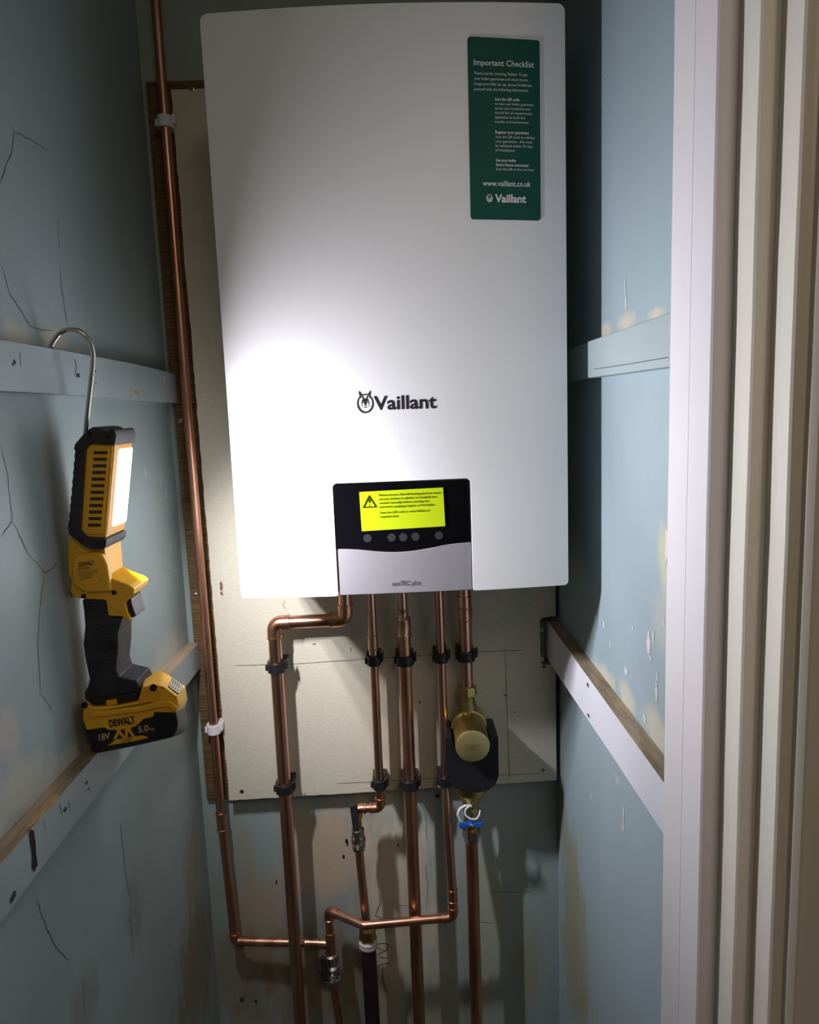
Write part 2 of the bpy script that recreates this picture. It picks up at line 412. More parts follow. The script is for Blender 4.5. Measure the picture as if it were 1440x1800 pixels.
# right wall
bm = bmesh.new(); box(bm, XR, XR+.08, P0.y-.01, YW+.08, 0, CEIL)
for a, b, rx, rz, mi in [(1141, 1132, 3.5, 20, 3), (1144, 1157, 2, 7, 2), (1149, 1122, 1.5, 12, 2), (1155, 1215, 2.5, 16, 3), (1156, 1190, 1.5, 10, 2), (1062, 1098, 1.5, 7, 2), (1113, 1103, 1.5, 4, 2), (1074, 1135, 1, 9, 2),
                         (1167, 1095, 1.5, 6, 2), (1101, 1180, 3, 8, 2), (1134, 1262, 2, 9, 2), (1066, 134, 1, 4, 2), (1067, 193, 1, 2, 2), (1101, 530, 1.6, 16, 2), (1100, 505, .8, 14, 2), (1173, 960, 3.5, 30, 3), (1175, 1030, 2, 18, 3),
                         (1097, 1432, 1.5, 14, 2), (1096, 1455, 2, 8, 2), (1040, 1400, 1, 6, 2), (1170, 1297, 6, 2, 3)]:
    P = at(a, b, 'x', XR); ex = at(a+rx, b, 'x', XR)-P; ez = at(a, b-rz, 'x', XR)-P
    blob(bm, P, (0, ex.y, 0), (0, 0, ez.z), PX_, mi=mi)
struct('wall_right', bm, [WR, M['crack'], M['chip_white'], M['chip_pink']], smooth='keep')

# floor, ceiling, and the hall that the cupboard opens on
bm = bmesh.new(); box(bm, -1.3, 1.3, -2.6, YW+.08, -.05, 0); struct('floor', bm, 'floorboard')
bm = bmesh.new(); box(bm, -1.3, 1.3, -2.6, YW+.08, CEIL, CEIL+.05); struct('ceiling', bm, 'hall')
bm = bmesh.new(); box(bm, -1.3, XL-.08, -.49, -.41, 0, CEIL); struct('wall_front_left', bm, 'hall')
bm = bmesh.new(); box(bm, .48, 1.3, -.36, -.28, 0, CEIL); struct('wall_front_right', bm, 'hall')

XE = .48
def strip(name, x0, y_far, y_near, mats, bead=None, groove=None):
    bm = bmesh.new(); random.seed(int(x0*1e4)); n = 60; zs = [CEIL*i/n for i in range(n+1)]
    # outline in plan, edge wandering a little like old hand-painted timber
    rows = []
    for z in zs:
        j = .0005*mnoise.noise(Vector((x0*50, 0, z*5))) + .0003*mnoise.noise(Vector((x0*90, 7, z*19)))
        pl = [(x0+j, y_far)]
        if groove:
            g = groove; pl += [(x0+j, g+.0004), (x0+j+.0008, g), (x0+j, g-.0004)]
        pl += [(x0+j, y_near+.0015), (x0+j+.0015, y_near)]
        if bead:
            for (bx, dy) in bead: pl.append((bx+j*.5, y_near+dy))
        pl += [(XE, y_near), (XE, y_far)]
        rows.append([bm.verts.new((x, y, z)) for x, y in pl])
    m = len(rows[0])
    for a, b in zip(rows, rows[1:]):
        for i in range(m):
            f = bm.faces.new((a[i], a[(i+1) % m], b[(i+1) % m], b[i]))
            f.material_index = 0
    bm.faces.new(rows[0][::-1]); bm.faces.new(rows[-1])
    return struct(name, bm, mats, smooth=35)
strip('trim_1', P0.x, P0.y, P1.y, ['trim_white'], groove=plan(1211, 'x', .243).y)
strip('trim_2', P2.x, P1.y, P3.y, ['trim_cream'], bead=[(P2.x+.010, 0), (P2.x+.0115, .0012), (P2.x+.013, 0)])
strip('trim_3', P4.x, P3.y, P5.y, ['trim_cream'], bead=[(P4.x+.004, 0), (P4.x+.006, .002), (P4.x+.009, 0)])
strip('trim_4', P6.x, P5.y, P7.y, ['trim_cream'], bead=[(P6.x+.004, -.002), (P6.x+.009, .002), (P6.x+.016, .001), (P6.x+.03, -.004), (P6.x+.05, 0)])
bm = bmesh.new(); box(bm, XR+.08, XE, P0.y+.001, -.20, 0, CEIL); struct('wall_return_right', bm, 'hall')
bm = bmesh.new(); box(bm, XL-.08, XL+.012, -.50, -.44, 0, CEIL); struct('trim_5', bm, 'trim_cream', bevel=.002)

# ---------------------------------------------------------------- brown backing and cream board
def S_poly(pts, y): return [Vector((x, y, z)) for x, z in pts]
bm = bmesh.new()
zt = 2.018; ul = -.3765; out = []
zz = zt
edge = []
random.seed(3)
z = 1.513
prism(bm, S_poly([(-.3735, .806), (-.3735, z), (-.24, z), (-.24, .806)], YP), (0, YW-YP-.0006, 0))
prism(bm, S_poly([(ul, z+.001), (ul, zt), (.24, zt), (.24, z+.001)], YP), (0, YW-YP-.0006, 0))
bk = finish('backing_panel', bm, 'ply', bevel=.0008); tag(bk, 'rough brown sawn wood backing panel on back wall, behind the cream board', 'wood panel')
for a, b in ((317, 740), (344, 1045)):
    bm = bmesh.new(); c = at(a, b, 'y', YP); lathe(bm, c+Vector((0, -.0016, 0)), (0, 1, 0), [(0, .0024), (.0008, .0034), (.0026, .0036)], 16)
    reparent(finish('screw', bm, 'screw', smooth=40), bk)
    bm = bmesh.new(); c2 = c+Vector((0, -.0018, 0)); box(bm, c2.x-.0018, c2.x+.0018, c2.y, c2.y+.001, c2.z-.0004, c2.z+.0004); box(bm, c2.x-.0004, c2.x+.0004, c2.y, c2.y+.001, c2.z-.0018, c2.z+.0018)
    reparent(finish('screw_slot', bm, 'dark_gap'), bk)

bm = bmesh.new(); pts = []
random.seed(11)
for i in range(120):   # rough sawn left edge
    z = 1.998-(1.998-.811)*i/119; xx = -.3335+.0045*i/119 + random.uniform(-.0006, .0006)+.0012*mnoise.noise(Vector((0, 3, z*9)))
    pts.append((xx, z))
for i in range(1, 60):
    x = -.329+(.588)*i/60; pts.append((x, .811+.010*i/60+random.uniform(-.0006, .0006)))
pts += [(.2600, .8215), (.2600, 1.040), (.238, 1.038), (.2335, 1.046), (.2330, 1.118), (.2360, 1.124), (.2605, 1.127), (.2610, 1.998)]
prism(bm, S_poly(pts, YB), (0, YP-YB-.0006, 0))
for f in bm.faces: f.normal_update()
for f in bm.faces:
    if abs(f.normal.y) < .5: f.material_index = 1
def bd(pts): return [at(a, b, 'y', YB) for a, b in pts]
NY = (0, -1, 0)
ribbon(bm, bd([(412, 1170), (520, 1167), (650, 1158), (760, 1151), (860, 1145), (920, 1143)]), .0011, NY, mi=2, jitter=.0004)
ribbon(bm, bd([(592, 1377), (680, 1373), (800, 1366), (955, 1359)]), .0010, NY, mi=2, jitter=.0003)
ribbon(bm, bd([(888, 1140), (890, 1200), (893, 1290), (896, 1374)]), .0010, NY, mi=2, jitter=.0004)
ribbon(bm, bd([(502, 1056), (497, 1063), (502, 1070)]), .0008, NY, mi=2)
ribbon(bm, bd([(617, 1138), (617, 1146)]), .0012, NY, mi=2)
for a, b, rx, rz, mi in [(389, 1030, 3, 10, 3), (390, 1043, 2.5, 4, 3), (553, 1132, 3, 1.5, 3), (738, 1234, 3, 2, 3), (954, 1096, 2.5, 4, 3), (953, 1108, 3, 3, 4), (952, 1142, 2.5, 4, 3), (953, 1158, 3.5, 5, 4), (956, 1172, 4, 3, 3), (905, 1252, 3, 1.2, 3), (888, 1222, 2, 3, 3)]:
    P = at(a, b, 'y', YB); s = 1/1130.; blob(bm, P, (rx*s, 0, 0), (0, 0, rz*s), NY, mi=mi)
board = finish('cream_board', bm, ['board', 'board_edge', 'pencil', 'burr', 'chip_white'], smooth='keep')
tag(board, 'cream painted board with pencil lines fixed on back wall behind the boiler and pipes', 'board')
for a, b in ((425, 1391), (956, 1353), (338, 157)):
    bm = bmesh.new(); c = at(a, b, 'y', YB); lathe(bm, c+Vector((0, -.0012, 0)), (0, 1, 0), [(0, .0026), (.0006, .0038), (.002, .0040)], 16)
    s = reparent(finish('screw', bm, 'screw', smooth=40), board)
    bm = bmesh.new(); box(bm, c.x-.002, c.x+.002, c.y-.0016, c.y-.001, c.z-.0005, c.z+.0005); box(bm, c.x-.0005, c.x+.0005, c.y-.0016, c.y-.001, c.z-.002, c.z+.002)
    reparent(finish('screw_slot', bm, 'dark_gap'), board)

# ---------------------------------------------------------------- wall battens
def batten(name, x0, x1, segs, paint, wallside, label, extra=None):
    """segs: (y, ztop, zbottom) stations; top face bare"""
    bm = bmesh.new(); rows = []
    xa, xb = (x0, x1)
    for y, zt_, zb_ in segs: rows.append([bm.verts.new((xa, y, zt_)), bm.verts.new((xb, y, zt_)), bm.verts.new((xb, y, zb_)), bm.verts.new((xa, y, zb_))])
    for a, b in zip(rows, rows[1:]):
        for i in range(4):
            f = bm.faces.new((a[i], a[(i+1) % 4], b[(i+1) % 4], b[i])); f.material_index = 1 if i == 0 else 0
    bm.faces.new(rows[0][::-1]); bm.faces.new(rows[-1])
    bmesh.ops.recalc_face_normals(bm, faces=bm.faces[:])
    if extra: extra(bm)
    return tag(finish(name, bm, [paint, 'bare_wood', 'crack', 'torn_wood', 'dark_gap', 'chip_white'], smooth='keep'), label, 'batten')

xul = -.3669
def ex_ul(bm):
    for a, b, rx, rz in [(25, 637, 2.5, 3), (137, 660, 3, 4), (167, 652, 1.5, 1.5), (168, 674, 1.2, 1.5), (22, 640, 1, 2)]:
        P = at(a, b, 'x', xul); e = at(a+rx, b, 'x', xul)-P; blob(bm, P, (0, e.y, 0), (0, 0, rz/1400), NX, mi=2)
    ribbon(bm, [at(a, b, 'x', xul) for a, b in [(131, 632), (134, 645), (131, 660)]], .0011, NX, mi=2)
    ribbon(bm, [at(a, b, 'x', xul) for a, b in [(34, 618), (36, 642)]], .0008, NX, mi=2)
    for a, b, rx, rz, m_ in [(240, 690, 5, 3, 3), (288, 665, 1.5, 6, 5), (194, 692, 2, 1.5, 3)]:
        P = at(a, b, 'x', xul); e = at(a+rx, b, 'x', xul)-P; blob(bm, P, (0, e.y, 0), (0, 0, rz/1400), NX, mi=m_)
batten('wall_batten', XL, xul, [(-.44, 1.5705, 1.5245), (-.1, 1.5705, 1.523), (.1, 1.5695, 1.5205), (YP-.001, 1.5645, 1.517)], 'batten_blue', -1,
       'blue-grey painted batten high on left wall that the work light hooks over', ex_ul)
xll = -.3650
def ex_ll(bm):
    # splintered edge near the opening, and a dark split below it
    q = [(20, 1488), (38, 1462), (60, 1432), (85, 1403), (104, 1394), (98, 1410), (84, 1424), (68, 1440), (48, 1456), (30, 1474)]
    f = bm.faces.new([bm.verts.new(at(a, b, 'x', xll)+Vector((.0006, 0, 0))) for a, b in q]); f.material_index = 3; f.normal_update()
    if f.normal.x < 0: f.normal_flip()
    q = [(50, 1458), (58, 1460), (61, 1480), (62, 1500), (65, 1520), (59, 1533), (55, 1524), (56, 1505), (52, 1480)]
    f = bm.faces.new([bm.verts.new(at(a, b, 'x', xll)+Vector((.0008, 0, 0))) for a, b in q]); f.material_index = 4; f.normal_update()
    if f.normal.x < 0: f.normal_flip()
    for a, b, rx, rz in [(114, 1423, 3, 3), (152, 1376, 2, 2), (155, 1387, 2, 1.5), (22, 1577, 8, 5)]:
        P = at(a, b, 'x', xll); e = at(a+rx, b, 'x', xll)-P; blob(bm, P, (0, e.y, 0), (0, 0, rz/1400), NX, mi=2)
    for c in ([(104, 1412), (108, 1430)], [(120, 1408), (123, 1424)], [(76, 1440), (79, 1458)], [(158, 1336), (140, 1352)]):
        ribbon(bm, [at(a, b, 'x', xll) for a, b in c], .0009, NX, mi=2)
batten('wall_batten', XL, xll, [(-.44, 1.113, 1.063), (-.2, 1.112, 1.0665), (0, 1.110, 1.064), (.15, 1.104, 1.057), (YP-.001, 1.100, 1.055)], 'batten_blue', -1,
       'splintered blue-grey batten low on left wall with bare brown top edge', ex_ll)
xur = .2488
def ex_ur(bm):
    ribbon(bm, [at(a, b, 'x', xur) for a, b in [(1045, 649), (1100, 641), (1176, 628)]], .0007, PX_, mi=2)
bm_label = 'pale blue batten high on right wall ending with a clipped corner beside the boiler'
P_end = at(1032, 620, 'x', xur).y
bm = bmesh.new()
pts = [(P0.y-.001, 1.5705), (P_end, 1.5705), (P_end, 1.530), (P_end-.006, 1.524), (P0.y-.001, 1.5225)]
prism(bm, [Vector((xur, y, z)) for y, z in pts], (XR-xur, 0, 0)); bmesh.ops.recalc_face_normals(bm, faces=bm.faces[:]); ex_ur(bm)
tag(finish('wall_batten', bm, ['batten_blue', 'bare_wood', 'crack'], smooth='keep', bevel=.0008), bm_label, 'batten')
bm = bmesh.new(); box(bm, xur+.005, XR, P_end+.0005, YP-.001, 1.524, 1.5705)
tag(finish('wall_batten', bm, 'batten_blue', bevel=.0008), 'short dark blue batten in the shaded gap between boiler and right wall', 'batten')
xlr = .2469
def ex_lr(bm):
    for a, b in [(1034, 1204), (1035, 1258)]:
        P = at(a, b, 'x', xlr); e = at(a+1.6, b, 'x', xlr)-P; blob(bm, P, (0, e.y, 0), (0, 0, 3.5/1300), PX_, mi=2)
    random.seed(5)
    for i in range(26):
        y = random.uniform(-.2, .05); x = random.uniform(xlr+.002, XR-.002); blob(bm, (x, y, 1.1178), (random.uniform(.0004, .0012), 0, 0), (0, random.uniform(.0006, .002), 0), (0, 0, 1), mi=random.choice((5, 2, 3)), n=7)
batten('wall_batten', xlr, XR, [(P0.y-.001, 1.1178, 1.064), (-.1, 1.1178, 1.059), (.1, 1.1178, 1.052), (YP+.006, 1.1178, 1.046)], 'batten_pale', 1,
       'white painted batten low on right wall with dusty bare brown top edge', ex_lr)

# ---------------------------------------------------------------- boiler
BOW = .012
def bow(x): return -BOW*(1-(min(abs(x), .22)/.22)**2)
ZB, ZT = 1.25, 1.97
boiler = empty('boiler', (0, .1, ZB), 'white wall-hung gas boiler with black and silver control panel on the cream board', 'boiler')
bm = bmesh.new()
nx0, nx1, nzt = -.0895, .0900, 1.4005
outl = [(-.22, ZB), (nx0, ZB), (nx0, nzt), (nx1, nzt), (nx1, ZB), (.22, ZB), (.22, ZT), (-.22, ZT)]
ol = round_poly([Vector((x, 0, z)) for x, z in outl], [.006, .003, .006, .006, .003, .006, .009, .009], 5)
prism(bm, ol, (0, .215, 0))
for i in range(1, 24):
    x = -.22+.44*i/24
    bmesh.ops.bisect_plane(bm, geom=bm.verts[:]+bm.edges[:]+bm.faces[:], plane_co=(x, 0, 0), plane_no=(1, 0, 0))
for v in bm.verts:
    if v.co.y < .1: v.co.y += bow(v.co.x)
cover = finish('front_cover', bm, 'white_metal', bevel=.0022, seg=3); reparent(cover, boiler)
bm = bmesh.new(); box(bm, -.216, .216, .2155, YB-.0006, ZB+.004, ZT-.004); box(bm, -.105, .108, .03, .2152, ZB+.012, nzt+.004)
reparent(finish('chassis', bm, 'white_side', bevel=.001), boiler)
# control panel
def ztl(pts, y): return [at(a, b, 'y', y) for a, b in pts]
curve_px = [(593, 964), (612, 964), (632, 965), (652, 967), (672, 968.5), (693, 969), (712, 968), (731, 966), (748, 963), (765, 960), (785, 956), (805, 953.5), (827, 952)]
def bowed(name, pts2, depth, off, mat, parent, bevel):
    bm = bmesh.new(); prism(bm, [Vector((p.x, 0, p.z)) for p in pts2], (0, depth, 0))
    for i in range(1, 10):
        bmesh.ops.bisect_plane(bm, geom=bm.verts[:]+bm.edges[:]+bm.faces[:], plane_co=(-.09+.18*i/10, 0, 0), plane_no=(1, 0, 0))
    for v in bm.verts: v.co.y += bow(v.co.x)+off
    return reparent(finish(name, bm, mat, bevel=bevel), parent)
cz = [at(a, b, 'y', -.011) for a, b in curve_px]
g = .0011
top = [Vector((nx1-g, 0, nzt-g)), Vector((nx0+g, 0, nzt-g))]
cz[0].x = nx0+g; cz[-1].x = nx1-g
dp = [Vector((p.x, 0, p.z)) for p in cz]+top
dpr = dp[:-2]+round_poly(dp, [0]*(len(dp)-2)+[.005, .005], 5)[len(dp)-2:]
disp = bowed('display_panel', dpr, .02, .0008, 'black_gloss', boiler, .0008)
fp = [Vector((p.x, 0, p.z-.0014)) for p in cz][::-1]
fpp = [Vector((nx0+g+.0005, 0, ZB+.0008)), Vector((nx1-g-.0005, 0, ZB+.0008))]+fp
flap = bowed('lower_flap', fpp, .02, .0014, 'silver', boiler, .001)
bm = bmesh.new(); write(bm, 'ecoTEC plus', at(689.5, 1030, 'y', -.012), at(739, 1028, 'y', -.012), .0064, bow=bow, lift=-.0014+.0006, bold=.006); reparent(finish('lettering', bm, 'ink_grey', smooth='keep'), flap)
for i, (a, b) in enumerate([(646, 946.5), (688.5, 945), (709, 944.5), (730.5, 943.5), (772, 941.5)]):
    P = at(a, b, 'y', -.012); bm = bmesh.new(); lathe(bm, (P.x, bow(P.x)+.0004, P.z), (0, 1, 0), [(0, .0054), (.0008, .0055)], 28); reparent(finish('touch_button', bm, 'button', smooth=40), disp)
# yellow notice on the display
yq = [(631.5, 865), (779, 857), (783, 925), (636, 934)]
bm = bmesh.new(); YQ = [at(a, b, 'y', -.0122) for a, b in yq]; prism(bm, [Vector((p.x, -.0119, p.z)) for p in YQ], (0, .0009, 0))
note = reparent(finish('notice_sticker', bm, 'sticker_yellow'), disp); note['label'] = 'fluorescent yellow notice with warning triangle'
bm = bmesh.new(); yl = -.0121
Zs = lambda x, y: (560+x/4.8, 820+y/4.8)
for s, x0, y0, x1, y1 in [('Please ensure, that all heating and hot water', 508, 250, 1038, 228), ('circuits (where a cylinder is installed) are', 510, 284, 996, 262), ('vented manually before starting the', 512, 317, 932, 298),
                          ('automatic purging program of the boiler.', 514, 349, 984, 328), ('Scan the QR code to view full list of', 518, 398, 938, 378), ('requirements.', 520, 432, 680, 424)]:
    write(bm, s, at(*Zs(x0, y0), 'y', yl), at(*Zs(x1, y1), 'y', yl), .0028, lift=.0003, bold=.018)
T3 = [at(*Zs(x, y), 'y', yl) for x, y in ((426, 240), (372, 350), (493, 344))]
c3 = sum(T3, Vector())/3; inn = [c3+(p-c3)*.74 for p in T3]; ou = [bm.verts.new(p+Vector((0, -.0003, 0))) for p in T3]; iv = [bm.verts.new(p+Vector((0, -.0003, 0))) for p in inn]
for i in range(3): bm.faces.new((ou[i], iv[i], iv[(i+1) % 3], ou[(i+1) % 3]))
write(bm, '!', at(*Zs(423, 333), 'y', yl), at(*Zs(435, 333), 'y', yl), .0100, lift=.0003)
reparent(finish('lettering', bm, 'ink_olive', smooth='keep'), note)
# green checklist sticker
gp = [at(a, b, 'y', -.006) for a, b in ((821, 67), (949.5, 69.5), (951.5, 387), (827, 387))]
gr = round_poly([Vector((p.x, 0, p.z)) for p in gp], .004, 5)
bm = bmesh.new(); prism(bm, gr, (0, .0006, 0))
for i in range(1, 6): bmesh.ops.bisect_plane(bm, geom=bm.verts[:]+bm.edges[:]+bm.faces[:], plane_co=(.1+.087*i/6, 0, 0), plane_no=(1, 0, 0))
for v in bm.verts: v.co.y += bow(v.co.x)-.0007
stk = reparent(finish('checklist_sticker', bm, 'sticker_green', smooth='keep'), boiler); stk['label'] = 'tall dark green checklist sticker with white print'
bm = bmesh.new(); G = lambda x, y: (800+x/5.143, 50+y/5.143)
Yg = -.006
def gw(s, x0, x1, y, cap, bold=0., y1=None): write(bm, s, at(*G(x0, y), 'y', Yg), at(*G(x1, y if y1 is None else y1), 'y', Yg), cap, bold=bold, bow=bow, lift=.0010)
gw('Important Checklist', 167, 716, 345, .0070, .01, 350)
for i, (s, x1) in enumerate([('Thank you for choosing Vaillant. To get', 656), ('your boiler guarantee and smart home', 657), ('integration fully set up, please familiarise', 692), ('yourself with the following information:', 664)]): gw(s, 168, x1, 430+i*47.5, .0034)
gw('Scan the QR code', 358, 582, 659, .0034, .02)
for i, (s, x1) in enumerate([('to view our boiler guarantee', 715), ('terms and conditions and', 680), ('the full list of requirements', 700), ('applicable to both the', 633), ('installer and homeowner', 668)]): gw(s, 358, x1, 699+i*40.5, .0031)
gw('Register your guarantee', 361, 669, 956, .0034, .02)
for i, (s, x1) in enumerate([('Scan the QR code to validate', 722), ('your guarantee - this must', 700), ('be validated within 30 days', 706), ('of installation', 536)]): gw(s, 363, x1, 997+i*40, .0031)
gw('Get your boiler', 365, 553, 1209, .0034, .02); gw('Smart Home connected', 367, 664, 1250, .0034, .02); gw('Scan the QR to find out how', 369, 716, 1288, .0031)
gw('www.vaillant.co.uk', 247, 686, 1430, .0066, .012); gw('Vaillant', 358, 643, 1575, .0096, .03)
reparent(finish('lettering', bm, 'print_white', smooth='keep'), stk)

# rabbit-in-an-oval emblem and lettering, dark on the cover, small and pale on the sticker
def emblem(bm, cx, cz, h, bowf, lift, pale=False):
    """oval ring broken by two ears, mask between the eyes, whiskers; h = overall height"""
    def V(x, z): p = Vector((cx+x*h, 0, cz+z*h)); p.y = bowf(p.x)-lift; return p
    def poly(pts, mi=0):
        f = bm.faces.new([bm.verts.new(V(x, z)) for x, z in pts]); f.material_index = mi; f.normal_update()
        if f.normal.y > 0: f.normal_flip()
    def ring(a0, a1, rx, rz, t0, t1, c=(0, -.08), n=40):
        pr = None
        for i in range(n+1):
            a = math.radians(a0+(a1-a0)*i/n); u = i/n; t = t0+(t1-t0)*math.sin(PI*u)
            o_ = (c[0]+rx*math.sin(a), c[1]+rz*math.cos(a)); i_ = (c[0]+(rx-t)*math.sin(a), c[1]+(rz-t)*math.cos(a))
            if pr: poly([pr[0], pr[1], i_, o_])
            pr = (o_, i_)
    def ell(x, z, rx, rz, rot=0, mi=0, n=14):
        poly([(x+rx*math.cos(a)*math.cos(rot)-rz*math.sin(a)*math.sin(rot), z+rx*math.cos(a)*math.sin(rot)+rz*math.sin(a)*math.cos(rot)) for a in [2*PI*i/n for i in range(n)]], mi)
    ring(38, 322, .37, .43, .045, .078); ring(-19, 19, .37, .43, .04, .06)
    for s in (-1, 1):
        # ear: dark outer edge and inner edge leaving a pale blade between
        poly([(s*.25, .50), (s*.27, .42), (s*.23, .20), (s*.20, .12), (s*.185, .20), (s*.215, .38)])
        poly([(s*.25, .50), (s*.215, .38), (s*.12, .18), (s*.075, .11), (s*.05, .16), (s*.14, .34)])
        poly([(0, .13), (s*.05, .16), (s*.13, .11), (s*.15, .04), (s*.09, .03), (s*.05, -.05), (s*.03, -.16), (0, -.20)])
        poly([(s*.15, .05), (s*.175, -.02), (s*.16, -.13), (s*.125, -.17), (s*.145, -.05), (s*.125, .03)])
        ell(s*.105, -.03, .018, .035, s*.3)
        poly([(0, -.235), (s*.05, -.225), (s*.09, -.19), (s*.075, -.235), (s*.03, -.265), (0, -.272)])
        for dz in (.0, -.035): poly([(s*.13, -.175+dz), (s*.24, -.165+dz*1.4), (s*.24, -.172+dz*1.4), (s*.13, -.187+dz)])
cx = at(642, 708, 'y', -.012)
bm = bmesh.new(); emblem(bm, cx.x, cx.z+.0012, .0285, bow, .0004); reparent(finish('emblem', bm, 'ink', smooth='keep'), boiler)['label'] = 'dark line emblem of a hare inside an oval'
bm = bmesh.new(); write(bm, 'Vaillant', at(657.5, 720.3, 'y', -.012), at(767.5, 717, 'y', -.012), .0177, bold=.022, bow=bow, lift=.0004); reparent(finish('lettering', bm, 'ink', smooth='keep'), boiler)
c2 = at(860, 348.5, 'y', -.006)
bm = bmesh.new()
pts = [Vector((c2.x+.0044*math.sin(a), 0, c2.z-.001+.0052*math.cos(a))) for a in [2*PI*i/30 for i in range(30)]]
vs = []
for p in pts: p.y = bow(p.x)-.0010; vs.append(bm.verts.new(p))
f = bm.faces.new(vs); f.normal_update(); (f.normal_flip() if f.normal.y > 0 else None)
for s in (-1, 1):
    vs = [bm.verts.new(Vector((c2.x+s*x, bow(c2.x)-.0010, c2.z+z))) for x, z in ((.0030, .0066), (.0034, .0055), (.0028, .0030), (.0012, .0030))]; f = bm.faces.new(vs); f.normal_update(); (f.normal_flip() if f.normal.y > 0 else None)
reparent(finish('emblem_ground', bm, 'print_white', smooth='keep'), stk)
bm = bmesh.new(); emblem(bm, c2.x, c2.z, .0132, bow, .0013); reparent(finish('emblem', bm, 'sticker_green', smooth='keep'), stk)

# ---------------------------------------------------------------- copper pipes
R22, R15 = .011, .0075
def V3(*a): return Vector(a)
def pipe(name, pts, r, mat, label, cat='pipe', group=None, bend=.014, seg=24):
    base = Vector(pts[-1]); t = empty(name, base, label, cat, group)
    bm = bmesh.new(); sweep(bm, rounded(pts, bend, 8), r, seg); reparent(finish('tube', bm, mat, smooth=50), t); return t
def sleeve(parent, a, b, r, mat='copper_fit', name='coupling', lip=.0007):
    a = Vector(a); b = Vector(b); L = (b-a).length; bm = bmesh.new()
    lathe(bm, a, b-a, [(0, r+.0002), (.0004, r+lip+.0010), (.0024, r+lip+.0012), (.003, r+.0010), (L-.003, r+.0010), (L-.0024, r+lip+.0012), (L-.0004, r+lip+.0010), (L, r+.0002)], 28)
    return reparent(finish(name, bm, mat, smooth=50), parent)
def elbow(parent, a, c, b, r, bend, L=.016, mat='copper_fit'):
    """fitting around corner c, arms towards a and b"""
    a, c, b = Vector(a), Vector(c), Vector(b); d1 = (a-c).normalized(); d2 = (b-c).normalized(); ang = d1.angle(d2); T = bend/math.tan(ang/2)
    bm = bmesh.new(); p = rounded([c+d1*(T+L), c, c+d2*(T+L)], bend, 10)
    p = [p[0], p[0]-d1*.0004, p[0]-d1*.0030, p[0]-d1*.0036]+p[1:-1]+[p[-1]-d2*.0036, p[-1]-d2*.0030, p[-1]-d2*.0004, p[-1]]
    rr = [r+.0002, r+.0020, r+.0020, r+.0012]+[r+.0012]*(len(p)-8)+[r+.0012, r+.0020, r+.0020, r+.0002]
    sweep(bm, p, rr, 28); return reparent(finish('elbow_fitting', bm, mat, smooth=50), parent)

YPI = .230
xA = -.2215
A = [V3(-.1005, YPI, ZB), V3(-.1005, YPI, 1.147), V3(xA, YPI, 1.1465), V3(xA, YPI, .0)]
pa = pipe('copper_pipe', A, R22, 'copper', 'wide copper pipe stepping left under the boiler then down, leftmost of the clipped pipes', bend=.013)
elbow(pa, A[0], A[1], A[2], R22, .013, .014); elbow(pa, A[1], A[2], A[3], R22, .013, .014)
xB = -.0570
B = [V3(xB, YPI, ZB+.012), V3(xB, YPI, .806), V3(-.0985, YPI, .806), V3(-.0985, YPI, .765)]
pb = pipe('copper_pipe', B, R15, 'copper', 'narrow copper pipe from boiler ending in a double bend above the upper lever valve', bend=.010)
elbow(pb, B[0], B[1], B[2], R15, .010, .009); elbow(pb, B[1], B[2], B[3], R15, .010, .006)
sleeve(pb, (xB, YPI, 1.092), (xB, YPI, 1.118), R15)
b2 = pipe('copper_pipe', [V3(-.0985, YPI, .730), V3(-.0915, YPI, .575)], R15, 'copper_old', 'short narrow copper pipe between upper lever valve and brass coupling')
xC = -.0045
pc = pipe('copper_pipe', [V3(xC, YPI, 1.135), V3(xC, YPI, .0)], R22, 'copper_old', 'wide copper pipe straight down the middle below a reducing coupling')
bm = bmesh.new(); sweep(bm, [V3(xC, YPI, ZB+.012), V3(xC, YPI, 1.14)], R15, 24); reparent(finish('upper_tube', bm, 'copper', smooth=50), pc)
bm = bmesh.new(); lathe(bm, (xC, YPI, 1.162), (0, 0, -1), [(0, R15+.0002), (.0005, R15+.0018), (.0028, R15+.0018), (.0034, R15+.0011), (.012, R15+.0011), (.017, R22+.0014), (.019, R22+.0022), (.021, R22+.0014), (.043, R22+.0013), (.0445, R22+.0022), (.0465, R22+.0022), (.047, R22+.0002)], 28)
reparent(finish('reducing_coupling', bm, 'copper_fit', smooth=50), pc)
xD = .0570
cD = at(797, 1612, 'y', .204); e1 = at(640, 1627, 'y', .2035); e2 = at(578, 1601, 'y', .2405)
D = [V3(xD, YPI, ZB+.012), V3(xD+.0005, YPI, .84), V3(cD.x, .204, cD.z+.055), V3(cD.x, .204, cD.z), e1, e2, V3(e2.x, .242, .528)]
pd_ = pipe('copper_pipe', D, R15, 'copper', 'narrow copper pipe crossing in front of the others low down after two elbows', bend=.012)
elbow(pd_, D[2], D[3], D[4], R15, .010, .010); elbow(pd_, D[4], D[5], D[6], R15, .010, .008)
sleeve(pd_, D[3]+V3(-.0001, 0, .030), D[3]+V3(-.0002, 0, .054), R15)
